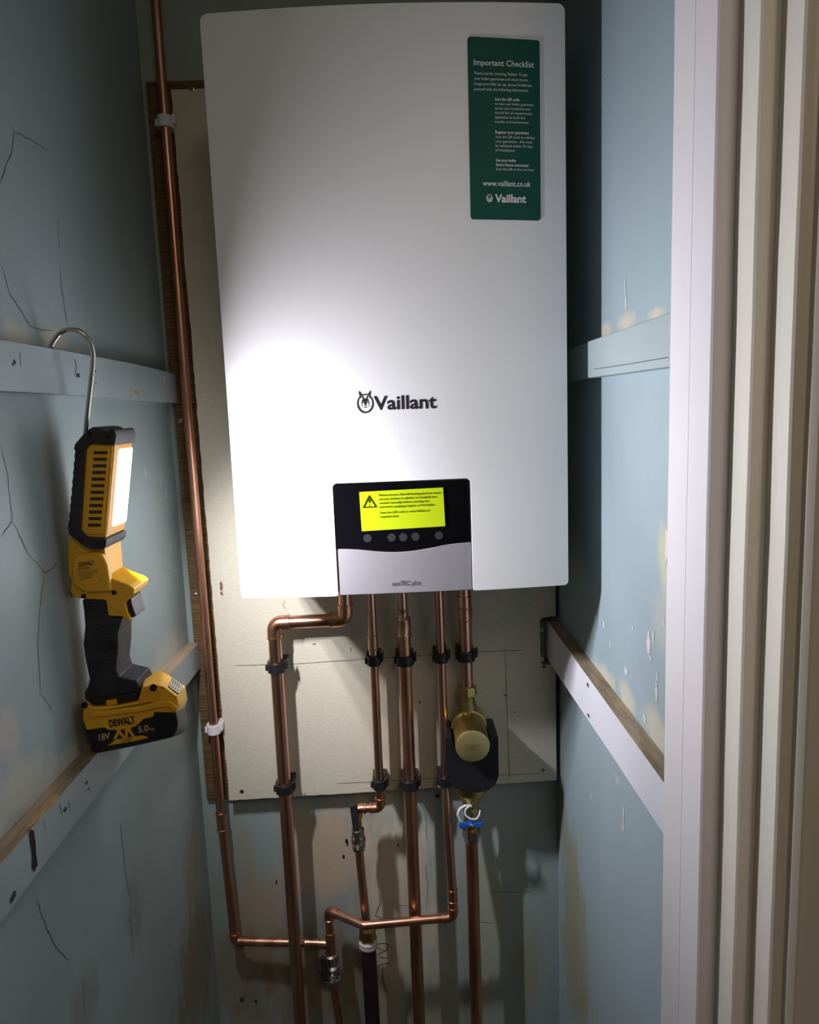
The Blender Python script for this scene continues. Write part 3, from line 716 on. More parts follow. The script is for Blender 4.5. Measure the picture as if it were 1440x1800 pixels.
# tee piece joins the far left pipe
xE = .0995
pe = pipe('copper_pipe', [V3(xE, YPI, ZB), V3(xE, YPI, 1.012)], R22, 'copper', 'short wide copper pipe between boiler and brass filter, rightmost under the boiler')
sleeve(pe, (xE, YPI, 1.158), (xE, YPI, 1.180), R22); sleeve(pe, (xE, YPI, 1.136), (xE, YPI, 1.158), R22)
pe2 = pipe('copper_pipe', [V3(.1005, YPI, .734), V3(.1008, YPI, .0)], R22, 'copper_old', 'wide copper pipe below the blue-handled isolating valve')
YL = .2585; xF = -.3425
tx = at(572, 1650, 'y', .242)
F = [V3(-.3425, YL, CEIL-.001), V3(-.3445, YL, 1.5), V3(-.3430, YL, .79), V3(-.3355, YL, .540), V3(tx.x-.002, .2445, .5385)]
pf = pipe('copper_pipe', F, R15, 'copper_old', 'narrow copper pipe from ceiling down left corner held by white clips', bend=.012)
elbow(pf, F[2], F[3], F[4], R15, .010, .008, 'copper_old')
sleeve(pf, (-.3431, YL, .795), (-.3425, YL, .760), R15, 'copper_old')
tee = V3(tx.x, .242, .538)
bm = bmesh.new(); sweep(bm, [V3(e2.x-.0002, .2415, .562), V3(e2.x-.0004, .242, .512)], [R15+.0016, R15+.0016], 24); sweep(bm, [V3(e2.x, .2425, .538), V3(e2.x-.022, .2448, .5385)], R15+.0014, 24)
reparent(finish('tee_fitting', bm, 'copper_fit', smooth=50), pd_)

# brass coupling and old dark steel pipe below pipe B
cb = V3(-.0905, YPI, .575)
bm = bmesh.new(); sweep(bm, [V3(-.0905, YPI, .545), V3(-.0875, YPI, .0)], .0135, 24)
st = finish('steel_pipe', bm, 'steel_dark', smooth=50); tag(st, 'dark brown old steel pipe rising from floor to the brass coupling', 'pipe')
cp = empty('brass_coupling', cb+V3(0, 0, -.03), 'brass compression coupling bound with pale tape on top of the dark steel pipe', 'pipe fitting')
bm = bmesh.new(); lathe(bm, cb, (0, 0, -1), [(-.004, .0085), (0, .0135), (.006, .0150), (.012, .0150)], 6); lathe(bm, cb+V3(0, 0, -.0125), (0, 0, -1), [(0, .0155), (.006, .0165), (.010, .0145)], 6)
reparent(finish('nut', bm, 'brass', smooth=25), cp)
bm = bmesh.new(); lathe(bm, cb+V3(0, 0, -.022), (0, 0, -1), [(0, .0140), (.002, .0170), (.006, .0158), (.009, .0168), (.013, .0160), (.015, .0140)], 28)
for v in bm.verts: v.co += V3(mnoise.noise(v.co*160), mnoise.noise(v.co*150+V3(9, 0, 0)), 0)*.0016
reparent(finish('thread_tape', bm, 'tape', smooth=60), cp)

# ---------------------------------------------------------------- pipe clips
def make_clip(r, dist, mat, name, label, group):
    """band round the pipe, ears and a base block back to the board; origin on the pipe axis"""
    t = empty(name, (0, 0, 0), label, 'pipe clip', group)
    h = .0085; bm = bmesh.new(); n = 26; ro = r+.0042; ri = r+.0004; rows = []
    for i in range(n+1):
        a = PI*1.0+PI*i/n   # front half
        c, s = math.cos(a), math.sin(a); sx = 1.0
        rows.append([bm.verts.new((ro*c, ro*s, h)), bm.verts.new((ri*c, ri*s, h)), bm.verts.new((ri*c, ri*s, -h)), bm.verts.new((ro*c, ro*s, -h))])
    for a, b in zip(rows, rows[1:]):
        for i in range(4): bm.faces.new((a[i], b[i], b[(i+1) % 4], a[(i+1) % 4]))
    bm.faces.new(rows[0]); bm.faces.new(rows[-1][::-1])
    o = finish('band', bm, mat, bevel=.0008); o.parent = t
    bm = bmesh.new()
    for s in (-1, 1): box(bm, *(sorted((s*ri, s*(ro+.0005)))), -.0005, r*.8, -h*1.02, h*1.02)
    box(bm, -ro, ro, r+.0006, dist-.0006, -h, h)
    box(bm, ri, ro+.0005, r*.6, r+.004, -h, h); box(bm, -ro-.0005, -ri, r*.6, r+.004, -h, h)
    o = finish('base_block', bm, mat, bevel=.0006); o.parent = t
    bm = bmesh.new(); box(bm, ro-.0005, ro+.0042, -.004, .004, -h*.35, h*1.25); box(bm, ro+.0022, ro+.0048, .0005, .009, h*.1, h*1.35)
    o = finish('catch', bm, mat, bevel=.0005); o.parent = t
    bm = bmesh.new(); box(bm, -ro-.0035, -ro+.0008, -.003, .004, -h*.7, h*.45)
    o = finish('hinge', bm, mat, bevel=.0005); o.parent = t
    return t
def copy_tree(o, parent=None):
    c = o.copy(); COL.objects.link(c); c.parent = parent
    for ch in list(o.children): copy_tree(ch, c)
    return c
dist = YB-YPI
c22 = make_clip(R22, dist, 'black_plastic', 'pipe_clip', '', 'black pipe clips on the cream board')
c15 = make_clip(R15, dist, 'black_plastic', 'pipe_clip', '', 'black pipe clips on the cream board')
used = set()
for x, z, big, lab in [(xA, 1.070, 1, 'black clip on the wide stepped left pipe, upper row'), (xB, 1.0745, 0, 'black clip on the narrow second pipe, upper row'), (xC, 1.0725, 1, 'black clip on the central wide pipe, upper row'),
                       (xD, 1.0745, 0, 'black clip on the narrow fourth pipe, upper row'), (xE, 1.0755, 1, 'black clip on the pipe above the brass filter'),
                       (xA, .8515, 1, 'black clip on the wide stepped left pipe, lower row'), (xB, .8505, 0, 'black clip on the narrow second pipe just above its bend'), (xC, .8485, 1, 'black clip on the central wide pipe, lower row'),
                       (xD, .8510, 0, 'black clip half hidden behind the black filter cover, lower row')]:
    src = c22 if big else c15
    o = src if src.name not in used else copy_tree(src)
    used.add(src.name); o.location = (x, YPI, z); o['label'] = lab
cw = make_clip(R15, YP-YL, 'white_plastic', 'pipe_clip', 'white clip high on the left corner pipe beside the boiler top', 'white pipe clips on the brown backing')
P = at(286, 211, 'y', YL-.008); cw.location = (-.3435, YL, P.z)
cw2 = copy_tree(cw); P = at(376, 1284, 'y', YL-.008); cw2.location = (-.3432, YL, P.z); cw2['label'] = 'white clip low on the left corner pipe below the rail'

# ---------------------------------------------------------------- ball valves with black levers
def ball_valve(top, bot, lever_px, label, big=1.0):
    t = empty('ball_valve', bot, label, 'valve', 'lever valves')
    top = Vector(top); bot = Vector(bot); ax = bot-top; L = ax.length; bm = bmesh.new(); k = big
    lathe(bm, top, ax, [(0, .0085*k), (.002, .0115*k), (L*.24, .0120*k), (L*.26, .0098*k), (L*.34, .0098*k), (L*.40, .0130*k), (L*.62, .0135*k), (L*.70, .0105*k), (L*.76, .0105*k), (L*.78, .0122*k), (L*.97, .0115*k), (L, .0085*k)], 28)
    reparent(finish('body', bm, 'nickel', smooth=35), t)
    c = top+ax*.60; n_ = V3(0, -1, 0)
    bm = bmesh.new(); lathe(bm, c, n_, [(0, .006), (.016, .006), (.017, .0075), (.021, .0075)], 24); lathe(bm, c+n_*.021, n_, [(0, .0052), (.005, .0050)], 6); lathe(bm, c+n_*.026, n_, [(0, .0030), (.003, .0026)], 16)
    reparent(finish('stem', bm, 'chrome', smooth=35), t)
    (a0, b0), (a1, b1) = lever_px; yl_ = c.y-.026
    p0 = at(a0, b0, 'y', yl_); p1 = at(a1, b1, 'y', yl_)
    d = (p1-p0).normalized(); s = V3(-d.z, 0, d.x); wv = .0062; pts = []
    for i in range(9): a = PI*i/8; pts.append(p0-d*math.sin(a)*wv+s*math.cos(a)*wv)
    pts += [p1-s*wv*.82, p1+s*wv*.82]
    bm = bmesh.new(); prism(bm, pts, (0, .0075, 0)); lv = reparent(finish('lever', bm, 'black_matte', bevel=.0015), t); lv['label'] = 'black rubber-sleeved lever'
    bm = bmesh.new(); q = c+V3(0, yl_-c.y+.003, 0)
    prism(bm, [p1-s*.0035, p1+s*.0035, q+s*.0055, q-d*-.004+s*.003, q-d*-.004-s*.003, q-s*.0055], (0, .0022, 0)); reparent(finish('lever_plate', bm, 'nickel', bevel=.0004), t)
    # embossed oblong panels on the sleeve
    bm = bmesh.new()
    for u0, u1 in ((.12, .46), (.54, .88)):
        for du in range(4):
            for e in (-1, 1):
                a = p0.lerp(p1, u0+(u1-u0)*du/4+.01); b = p0.lerp(p1, u0+(u1-u0)*(du+.7)/4)
                w0 = e*.0006+s*0 if False else None
                prism(bm, [a+s*e*.0012-s*.0008, a+s*e*.0012+s*.0008, b+s*e*.0012+s*.0008, b+s*e*.0012-s*.0008], (0, -.0003, 0))
    reparent(finish('embossing', bm, 'ink_grey'), lv)
    return t
ball_valve((-.0985, YPI, .770), (-.0985, YPI, .728), ((621.5, 1421), (626.5, 1463)), 'upper lever valve on the narrow copper pipe below the cream board', .95)
ball_valve((e2.x-.0005, .242, .520), (e2.x+.001, .242, .458), ((567, 1690), (574, 1727)), 'lower lever valve near the floor below the tee joint', 1.1)
pg = pipe('copper_pipe', [V3(e2.x+.001, .242, .459), V3(e2.x+.004, .242, .42), V3(e2.x+.012, .242, .33), V3(e2.x+.012, .242, 0)], R15, 'copper_old', 'narrow dull copper pipe below the lower lever valve')

# loose wires behind the steel pipe
for i, (pts, lab) in enumerate([([(660, 1612), (664, 1600), (669, 1588), (668, 1572)], 'thin dark wire end curling up beside the brass coupling'),
                 ([(655, 1665), (672, 1658), (684, 1660), (680, 1670), (664, 1678)], 'thin dark wire loop right of the brass coupling'),
                 ([(664, 1702), (674, 1694), (684, 1693)], 'short thin dark wire sprouting from wall right of steel pipe'),
                 ([(673, 1700), (673, 1720), (676, 1734), (680, 1743)], 'thin dark wire hanging down right of steel pipe')]):
    bm = bmesh.new(); q = [at(a, b, 'y', YW-.004-.012*math.sin(PI*j/(len(pts)-1))) for j, (a, b) in enumerate(pts)]; q[0].y = YW-.0005
    sweep(bm, rounded(q, .02, 5), .0007, 8); tag(finish('loose_wire', bm, 'steel_dark', smooth=60), lab, 'wire', 'loose wires by the steel pipe')

# ---------------------------------------------------------------- brass filter
fl = empty('magnetic_filter', (.1, YPI, .80), 'brass pipe filter with round end cap in a black half cover below the boiler', 'filter')
bm = bmesh.new(); lathe(bm, (xE, YPI, 1.0225), (0, 0, -1), [(0, .0115), (.001, .0155), (.006, .0168), (.016, .0168), (.018, .0150)], 8)
reparent(finish('nut', bm, 'brass', smooth=25), fl)
bm = bmesh.new(); lathe(bm, (xE, YPI, 1.005), (0, 0, -1), [(0, .0130), (.010, .0130), (.014, .0145), (.020, .0150), (.045, .016)], 32)
reparent(finish('inlet_neck', bm, 'brass_dark', smooth=35), fl)
pb0 = at(823, 1268, 'y', .235); pb1 = at(832.5, 1307, 'y', .160); ax = V3(0, -1, 0)
cF = V3(.1005, .235, .9535); axis = (V3(.1000, .160, .9470)-cF).normalized()
LF = .075
bm = bmesh.new(); lathe(bm, cF, axis, [(-.022, .020), (-.018, .028), (0, .0295), (.010, .0295), (.011, .0305), (.016, .0305), (.017, .0284), (LF-.002, .0284), (LF, .0272)], 56)
reparent(finish('body', bm, 'brass', smooth=35), fl)
bm = bmesh.new(); lathe(bm, cF+axis*LF, axis, [(0, .0274), (.0008, .0278), (.0022, .0276), (.0030, .0264)], 56)
cap = reparent(finish('end_cap', bm, 'brass_face', smooth=35), fl)
bm = bmesh.new(); fy = (cF+axis*(LF+.003)).y
Fz = lambda x, y: at(740+x/5.145, 1150+y/5.145, 'y', fy)
for s, x0, x1, y in [('DU30-', 404, 520, 812), ('PN16 120C', 404, 540, 832), ('1 0906', 412, 500, 849), ('F 100-17', 404, 535, 867)]:
    write(bm, s, Fz(x0, y), Fz(x1, y), .0022, lift=.0004)
reparent(finish('stamping', bm, 'brass_dark', smooth='keep'), cap)
# black cover: block with a hollow that cradles the brass body
yc0, yc1 = .188, .262
cov = []
Lc = at(783, 1297, 'y', yc0); Rc = at(876, 1296, 'y', yc0); zb = at(838, 1392, 'y', yc0).z
cc = cF+axis*((yc0-cF.y)/axis.y)
hw = .0315
cov.append((Lc.x, Lc.z)); n = 18
cov2 = [(Lc.x, Lc.z), (cc.x-hw, Lc.z)]
zc = cc.z+.003
for i in range(n+1):
    a = PI+PI*i/n; cov2.append((cc.x+hw*math.cos(a)*(1 if i not in (0, n) else 1), zc-.004+hw*math.sin(a)*1.0 if Lc.z > zc-.004 else min(Lc.z-.0005, zc+hw*math.sin(a))))
cov2 += [(cc.x+hw, Rc.z), (Rc.x, Rc.z)]+[(p.x, p.z) for p in px_outline([(877, 1364), (871, 1379), (860, 1388), (846, 1393), (830, 1394), (812, 1391), (797, 1384), (787, 1372), (783, 1352)], yc0)]
bm = bmesh.new(); prism(bm, [V3(x, yc0, z) for x, z in cov2], (0, yc1-yc0, 0))
co = reparent(finish('half_cover', bm, 'black_plastic', bevel=.0025, seg=3), fl); co['label'] = 'black plastic half cover'
# front lip of the cover
bm = bmesh.new(); lip = []
for i in range(n+1):
    a = PI+PI*i/n; lip.append(V3(cc.x+(hw+.002)*math.cos(a), yc0-.001, zc-.004+(hw+.002)*math.sin(a)))
sweep(bm, lip, .0022, 12); reparent(finish('cover_lip', bm, 'black_plastic', smooth=60), co)
bm = bmesh.new(); lathe(bm, (.1010, YPI, .862), (0, 0, -1), [(0, .024), (.010, .0275), (.030, .0275), (.034, .0255), (.038, .0215), (.044, .0185), (.055, .0150), (.061, .0125)], 40)
reparent(finish('outlet_cone', bm, 'brass', smooth=35), fl)

# isolating valve with white tag and blue butterfly handle
zi = .800
iv_ = empty('isolating_valve', (.101, YPI, .72), 'small brass isolating valve with blue butterfly handle and white tag under the filter', 'valve')
bm = bmesh.new(); lathe(bm, (.1010, YPI, zi+.004), (0, 0, -1), [(0, .0120), (.006, .0138), (.012, .0138), (.014, .0112), (.020, .0112), (.024, .0135), (.034, .0135), (.044, .0115)], 32); lathe(bm, (.1010, YPI, zi-.024), (0, -1, 0), [(0, .009), (.017, .009), (.018, .006), (.022, .006)], 20)
reparent(finish('body', bm, 'brass', smooth=30), iv_)
zn = .738
bm = bmesh.new(); lathe(bm, (.1005, YPI, zn+.022), (0, 0, -1), [(0, .0110), (.001, .0158), (.014, .0160), (.018, .0135), (.026, .0128), (.027, .0112)], 6)
reparent(finish('nut', bm, 'nickel', smooth=25), iv_)
Hb = [at(a, b, 'y', YPI-.026) for a, b in ((828, 1451),)][0]
bm = bmesh.new()
for s in (-1, 1):
    pts = [(s*.004, -.0022), (s*.008, -.0050), (s*.0195, -.0045), (s*.0205, .0000), (s*.0190, .0052), (s*.0085, .0030), (s*.004, .0030)]
    prism(bm, [V3(Hb.x+x, Hb.y+.002*(-1 if abs(x) > .01 else 0), Hb.z+z) for x, z in pts], (0, .0085, 0))
lathe(bm, Hb+V3(0, .012, 0), (0, -1, 0), [(0, .0055), (.013, .0055)], 20)
bw = reparent(finish('butterfly_handle', bm, 'blue_plastic', bevel=.0008), iv_); bw['label'] = 'blue plastic butterfly handle'
bm = bmesh.new(); lathe(bm, Hb+V3(0, -.001, 0), (0, -1, 0), [(0, .0042), (.002, .0042), (.0035, .0025)], 16); reparent(finish('handle_screw', bm, 'chrome', smooth=35), iv_)
bm = bmesh.new()
def tagpts(l): return [at(a, b, 'y', y) for a, b, y in l]
q1 = tagpts([(829, 1417, .214), (818, 1416, .211), (808, 1422, .209), (804.5, 1432, .208), (809, 1442, .209), (816, 1449, .212)])
q2 = tagpts([(824, 1418, .208), (817, 1424, .205), (819, 1434, .204), (828, 1440, .203), (838, 1440, .204), (843, 1432, .206), (844, 1424, .210)])
sweep(bm, rounded(q1, .006, 5), .0021, 10); sweep(bm, rounded(q2, .006, 5), .0015, 10)
tg = reparent(finish('tag_loop', bm, 'white_plastic', smooth=60), iv_); tg['label'] = 'white plastic retaining loop'

# ---------------------------------------------------------------- work light hanging on the left batten
YF = -.150; YK = -.093
wl = empty('work_light', at(240, 1300, 'y', -.12), 'yellow and black cordless work light hooked over the left batten, switched on', 'work light')
H = lambda pts: pts
head = slab('head_housing', [(152, 776), (199, 778), (186, 946), (150, 944), (140, 932), (148, 790)], YF, YK, 'yellow', wl, .0015)
side = slab('side_panel', [(157, 781), (192, 784), (180, 939), (150, 940), (143, 930), (151, 794)], YF-.0016, YF+.001, 'yellow', wl, .0008, label='yellow vented side panel')
# vents
bm = bmesh.new()
for i in range(12):
    u = i/11; x0 = 165+(154.5-165)*u; x1 = 189+(177-189)*u; y = 795.5+(923-795.5)*u
    for k in range(5):
        a = x0+(x1-x0)*(k+.08)/5; b = x0+(x1-x0)*(k+.90)/5
        prism(bm, px_outline([(a, y-2.6), (b, y-2.3), (b, y+3.2), (a, y+2.9)], YF-.0019), (0, .0008, 0))
reparent(finish('vent_slots', bm, 'dark_gap'), side)
# rubber bumper, C shaped with scalloped back edge
C_ = [(201, 783), (160, 779), (150, 790), (141, 931), (150, 944), (187, 948), (186, 960), (181, 966), (160, 966), (146, 960), (134, 950), (121, 940), (118.5, 928)]
for i in range(9):
    v = 920-i*15; xx = 119.5+(131-119.5)*i/8.6; C_ += [(xx, v), (xx+2.0, v-7)]
C_ += [(129, 790), (131, 781), (143, 767), (155, 755), (163, 750.5), (176, 752), (181, 757), (190, 758), (196, 754), (201, 756), (204, 766)]
bump_ = slab('rubber_bumper', C_, YF-.005, YK-.001, 'rubber', wl, .003, 3, label='black rubber bumper')
def recess(a, b, Y, r, parent):
    bm = bmesh.new(); lathe(bm, at(a, b, 'y', Y)+V3(0, -.0005, 0), (0, 1, 0), [(0, r), (.0016, r)], 18); reparent(finish('screw_recess', bm, 'dark_gap'), parent)
for a, b in ((158, 763.5), (190, 768), (143, 950), (172, 955)): recess(a, b, YF-.005, .0026, bump_)
# lens on the right face: from corner line (197,783)-(184,938) going back
f0 = at(197, 783, 'y', YF); f1 = at(184, 938, 'y', YF)
def face(u, y, off=0.):   # u 0 top..1 bottom
    p = f0.lerp(f1, u); return V3(p.x+off, y, p.z)
bm = bmesh.new(); prism(bm, [face(-.02, YF+.002, .0), face(-.02, YK-.002, 0), face(1.02, YK-.002, 0), face(1.02, YF+.002, 0)], (.0022, 0, .0002)); reparent(finish('lens_surround', bm, 'amber', bevel=.0006), wl)['label'] = 'amber lens surround'
bm = bmesh.new()
lp = round_poly([face(.05, YF+.0125, .0022), face(.05, YK-.004, .0022), face(.95, YK-.004, .0022), face(.95, YF+.0125, .0022)], .004, 4)
prism(bm, lp, (.0022, 0, .0002)); lens = reparent(finish('lens', bm, 'lens_glow', bevel=.0006), wl); lens['label'] = 'glowing white light panel'
up = (f0-f1).normalized(); nrm = up.cross(V3(0, 1, 0)); nrm = nrm if nrm.x > 0 else -nrm
for k in (.17, .5, .83):      # three rows of LEDs behind the domed lens
    for a, b, tilt, pw, spr in ((1, -.08, TILT_SIDE, TORCH_SIDE, SPREAD_SIDE), (.67, .74, TILT_BACK, TORCH_BACK, SPREAD_BACK)):
        aim = V3(a, b, tilt).normalized()
        area('led_light', face(k, (YF+YK)/2+.003+.006*b, .0075)-wl.location, aim, .014, .014, pw/3, TORCH_COLOR, spr, wl)
# neck and swivel
slab('neck', [(122, 944), (119, 973), (120, 1008), (126, 1022), (123, 1040), (129, 1050), (144, 1053), (186, 1055), (190, 1083), (214, 1084), (223, 1091), (231, 1091), (224, 1078), (220, 1062), (225, 1052), (235, 1045), (236, 1035), (228, 1029), (204, 1020), (188, 1012), (184, 965), (180, 948)],
     YF+.004, YK-.004, 'yellow', wl, .003, 3, R=.003)
slab('neck_upper', [(124, 948), (178, 950), (186, 966), (184, 1000), (180, 1024), (130, 1018), (121, 1000)], YF+.009, YK-.002, 'yellow', wl, .004, 3)
piv = slab('swivel_cover', [(127, 984), (138, 974), (166, 971), (180, 976), (188, 992), (194, 1030), (196, 1040), (150, 1042), (130, 1030), (125, 1005)], YF-.002, YF+.008, 'yellow', wl, .003, 3, R=.004)
lab = slab('rating_label', [(134, 985), (160, 981), (173, 983), (178, 1000), (177, 1020), (168, 1027), (146, 1029), (140, 1022), (135, 1000)], YF-.0028, YF-.0015, 'amber', piv, .0004, R=.003, label='yellow rating label with black print') if False else None
bm = bmesh.new(); prism(bm, round_poly(px_outline([(134, 985), (160, 981), (173, 983), (178, 1000), (177, 1020), (168, 1027), (146, 1029), (140, 1022), (135, 1000)], YF-.0028), .003), (0, .0012, 0))
lab = reparent(finish('rating_label', bm, 'yellow', bevel=.0003), piv); lab['label'] = 'rating label with black print'
bm = bmesh.new(); Lz = lambda x, y: at(80+x/5.143, 720+y/5.143, 'y', YF-.0028)
write(bm, 'DEWALT', Lz(306, 1421), Lz(448, 1398), .0047, bold=.035, lift=.0003)
write(bm, 'DCL050', Lz(297, 1449), Lz(400, 1438), .0026, bold=.02, lift=.0003)
for i, (s, x1) in enumerate([('18V LED WORK LIGHT', 480), ('MAX INITIAL BATTERY', 475), ('VOLTAGE 20 NOMINAL', 435), ('VOLTAGE IS 18', 440), ('DEWALT IND. TOOL', 430)]): write(bm, s, Lz(302+i*4, 1476+i*17), Lz(x1, 1458+i*16), .0017, lift=.0003)
reparent(finish('lettering', bm, 'ink', smooth='keep'), piv)
for a, b in ((200.5, 1041.5), (147, 1048)): recess(a, b, YF+.0035, .0027, wl)
slab('trigger', [(221, 1058), (230, 1051), (232, 1064), (239, 1084), (229, 1087), (223, 1078), (220, 1068)], YF+.008, -.108, 'black_plastic', wl, .002)
hd = slab('handle', [(144, 1054), (147, 1076), (149, 1101), (146, 1132), (149, 1155), (153, 1175), (157, 1194), (154, 1207), (148, 1218), (149, 1229), (165, 1243), (180, 1246), (206, 1241), (241, 1233), (246, 1210), (240, 1197), (209, 1190), (204, 1175), (207, 1140), (207, 1112), (212, 1098), (214, 1088), (190, 1083), (185, 1055)],
          YF+.006, YK-.006, 'grip', wl, .008, 4, R=.002, label='black rubber grip')
bm = bmesh.new()
for i in range(12):    # grip ribs
    y = 1106+i*5.6; xl = 172-2*math.sin(i/11*PI)*2+(i > 7)*(i-7)*4; xr = 200+(i < 8)*1
    sweep(bm, [at(xl, y, 'y', YF+.0058), at((xl+xr)/2, y+1.0, 'y', YF+.0052), at(xr, y+.5, 'y', YF+.0062)], .0009, 8)
reparent(finish('grip_ribs', bm, 'grip', smooth=60), hd)
bm = bmesh.new()
for o_ in ([(170, 1106), (180, 1102), (192, 1103), (203, 1114)], [(168, 1110), (166, 1140), (178, 1152), (188, 1170), (189, 1189), (196, 1192), (204, 1188)], [(162, 1063), (172, 1062), (176, 1070), (178, 1090)], [(158, 1194), (172, 1196), (176, 1190), (176, 1155), (166, 1140)]):
    sweep(bm, rounded([at(a, b, 'y', YF+.0056) for a, b in o_], .004, 4), .0007, 8)
reparent(finish('grip_seams', bm, 'rubber', smooth=60), hd)
recess(197, 1137, YF+.0055, .0034, hd)
YFb, YKb = -.157, -.083
def loft(name, front, Y0, back, Y1, mat, parent, bevel, seg=3, label=None):
    a = px_outline(front, Y0); b = px_outline(back, Y1); bm = bmesh.new()
    va = [bm.verts.new(p) for p in a]; vb = [bm.verts.new(p) for p in b]; n = len(va)
    bm.faces.new(va); bm.faces.new(vb[::-1])
    for i in range(n): bm.faces.new((va[i], vb[i], vb[(i+1) % n], va[(i+1) % n]))
    o = reparent(finish(name, bm, mat, bevel=bevel, seg=seg), parent)
    if label: o['label'] = label
    return o, a, b
bh, bA, bB = loft('base_housing', [(148, 1236), (165, 1243), (206, 1241), (243, 1234), (250, 1207), (273, 1203), (289, 1207), (311, 1224), (315, 1242), (308, 1253), (271, 1252), (268, 1260), (245, 1266), (200, 1277), (152, 1284), (145, 1262)], YFb-.001,
     [(158, 1226), (172, 1228), (210, 1224), (245, 1214), (256, 1181), (279, 1179), (292, 1183), (326, 1206), (330, 1228), (324, 1247), (290, 1252), (268, 1254), (245, 1258), (200, 1266), (162, 1270), (156, 1252)], YKb, 'yellow', wl, .0018, label='yellow battery shoe')
bm = bmesh.new()
for o_ in ([(160, 1253), (200, 1246), (262, 1236), (272, 1230), (281, 1216), (286, 1207)],):
    sweep(bm, rounded([at(a, b, 'y', YFb-.001) for a, b in o_], .004, 4), .0005, 8)
reparent(finish('housing_seam', bm, 'dark_gap', smooth=60), wl)
slab('base_ridge', [(158, 1254), (240, 1243), (288, 1232), (300, 1234), (312, 1244), (308, 1252), (296, 1243), (285, 1244), (240, 1253), (160, 1263)], YFb-.0045, YFb+.003, 'yellow', wl, .0015)
slab('base_cheek', [(252, 1211), (272, 1208), (284, 1214), (276, 1230), (268, 1234), (244, 1238)], YFb-.003, YFb+.003, 'amber', wl, .001)
recess(269.5, 1209, YFb-.003, .0042, wl); recess(148.5, 1240, YFb-.001, .0036, wl)
slab('selector_plate', [(165, 1234), (172, 1229), (196, 1224), (236, 1219), (241, 1222), (240, 1232), (206, 1240), (175, 1243), (168, 1240)], YF+.0022, YF+.009, 'black_plastic', wl, .001)
slab('selector_button', [(186, 1232), (204, 1229), (206, 1238), (187, 1241)], YF+.0008, YF+.004, 'yellow', wl, .0006)
def bil(u, v, off=0.):
    """point on the slanted end of the shoe: u down its length, v from front to back"""
    p = bA[6].lerp(bA[7], u).lerp(bB[6].lerp(bB[7], u), v); n_ = (bA[7]-bA[6]).cross(bB[6]-bA[6]).normalized()
    return p+(n_ if n_.x > 0 else -n_)*off
bm = bmesh.new(); q = round_poly([bil(.22, .12, .0), bil(.98, .12, .0), bil(1.0, .62, .0), bil(.85, .88, .0), bil(.30, .88, .0)], .003)
prism(bm, q, bil(.5, .5, .0016)-bil(.5, .5)); reparent(finish('foot_lamp_lens', bm, 'lens_dark', bevel=.0006), wl)['label'] = 'small dark foot lamp lens'
bm = bmesh.new()
for i in range(4): sweep(bm, [bil(.40+i*.13, .25, .0017), bil(.44+i*.13, .5, .0022), bil(.38+i*.13, .75, .0017)], .0007, 8)
reparent(finish('foot_lamp_reflector', bm, 'chrome', smooth=60), wl)
bt, _a, _b = loft('battery_pack', [(152, 1270), (245, 1252), (290, 1246), (309, 1250), (313, 1270), (311, 1284), (304, 1296), (240, 1311), (173, 1324), (165, 1322), (160, 1316), (157, 1300)], YFb+.001,
     [(158, 1262), (245, 1245), (300, 1240), (326, 1244), (331, 1266), (329, 1281), (320, 1290), (240, 1301), (182, 1312), (174, 1310), (168, 1304), (162, 1290)], YKb+.002, 'battery', wl, .0025, label='black slide battery pack')
Yb_ = YFb+.001
bm = bmesh.new()
prism(bm, px_outline([(153, 1283), (164, 1272), (200, 1270), (240, 1262), (270, 1252), (269, 1260), (252, 1264), (243, 1273), (238, 1277), (212, 1283), (190, 1283), (180, 1276)], YFb-.0012), (0, .003, 0))
prism(bm, px_outline([(189, 1311), (204, 1300), (222, 1297), (250, 1293), (261, 1297), (240, 1302)], Yb_-.0006), (0, .001, 0))
lbz = reparent(finish('battery_label', bm, 'yellow', bevel=.0002), bt); lbz['label'] = 'yellow label band'
bm = bmesh.new(); Bz = lambda x, y, Y=Yb_: at(80+x/5.143, 1000+y/5.143, 'y', Y)
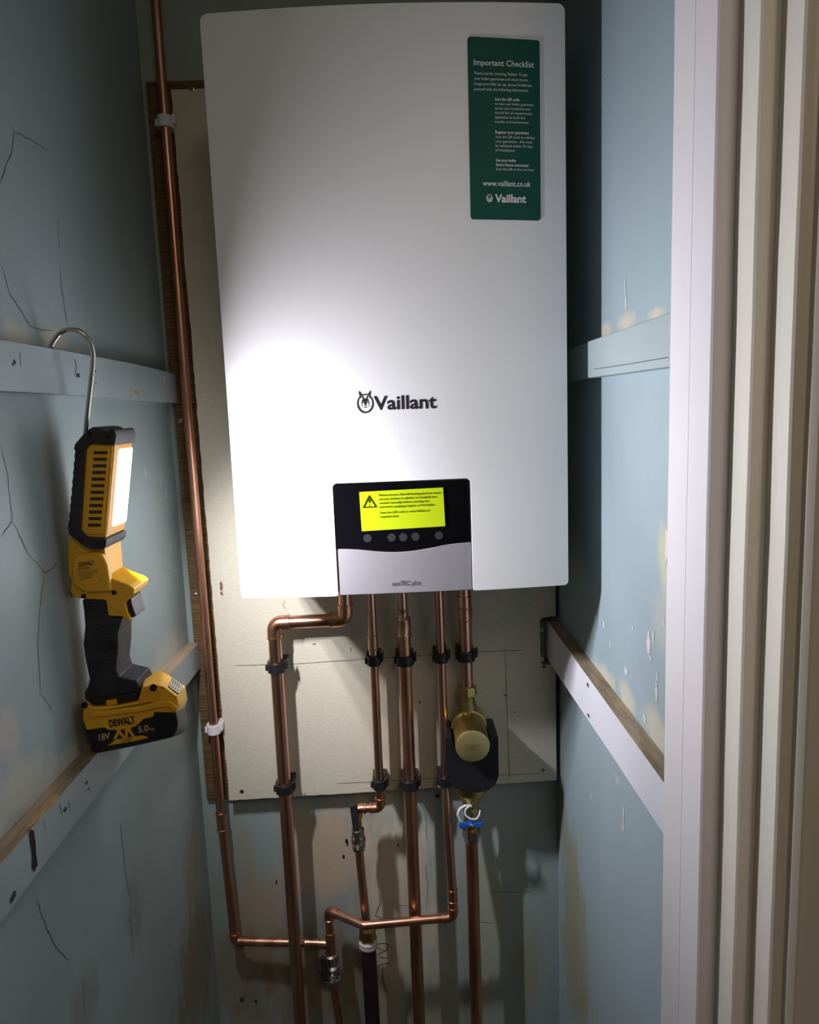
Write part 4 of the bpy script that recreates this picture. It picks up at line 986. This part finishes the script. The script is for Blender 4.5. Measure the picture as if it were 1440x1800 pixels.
write(bm, 'XR', Bz(612, 1535), Bz(812, 1503), .0170, bold=.035, lift=.0008, slant=.12)
reparent(finish('lettering', bm, 'yellow', smooth='keep'), bt)
bm = bmesh.new(); write(bm, '18V', Bz(488, 1552), Bz(588, 1534), .0082, bold=.02, lift=.0008, slant=.15)
M['print_tan'] = material('print_tan', (.55, .44, .27), .5)
reparent(finish('voltage_lettering', bm, 'print_tan', smooth='keep'), bt)
bm = bmesh.new(); write(bm, '5.0', Bz(843, 1477), Bz(935, 1460), .0076, bold=.02, lift=.0008, slant=.15); write(bm, 'Ah', Bz(938, 1460), Bz(985, 1450), .0030, bold=.01, lift=.0008, slant=.15)
reparent(finish('capacity_lettering', bm, 'print_tan', smooth='keep'), bt)
bm = bmesh.new(); write(bm, 'DEWALT', Bz(583, 1430, YFb-.0012), Bz(816, 1392, YFb-.0012), .0088, bold=.045, lift=.0004); write(bm, 'LI-ION', Bz(700, 1560), Bz(780, 1546), .0030, bold=.02, lift=.0011, slant=.1)
reparent(finish('maker_lettering', bm, 'ink', smooth='keep'), bt)
bm = bmesh.new()
for i in range(8):
    a = 273+i*4.6; sweep(bm, [at(a, 1258-i*.9, 'y', Yb_), at(a+1.5, 1298-i*1.2, 'y', Yb_)], .0009, 8)
reparent(finish('battery_ribs', bm, 'battery', smooth=60), bt)
# wire hook from the head over the batten
hk = [at(150, 764, 'y', -.120), at(152, 745, 'y', -.120), at(158, 690, 'y', -.121), at(163, 645, 'y', -.123), at(164, 622, 'y', -.124), at(160, 604, 'y', -.126), at(149, 588, 'y', -.128), at(134, 580, 'y', -.130), at(118, 579, 'y', -.131), at(104, 586, 'y', -.132), at(94, 600, 'y', -.133), at(88, 614, 'y', -.134)]
bm = bmesh.new(); sweep(bm, rounded(hk, .01, 4), .0026, 16); reparent(finish('hook', bm, 'hook_steel', smooth=60), wl)['label'] = 'bent steel wire hook'
slab('hanging_ring', [(122, 1030), (130, 1036), (141, 1047), (141, 1051), (127, 1049), (122, 1040)], -.125, -.115, 'yellow', wl, .001)
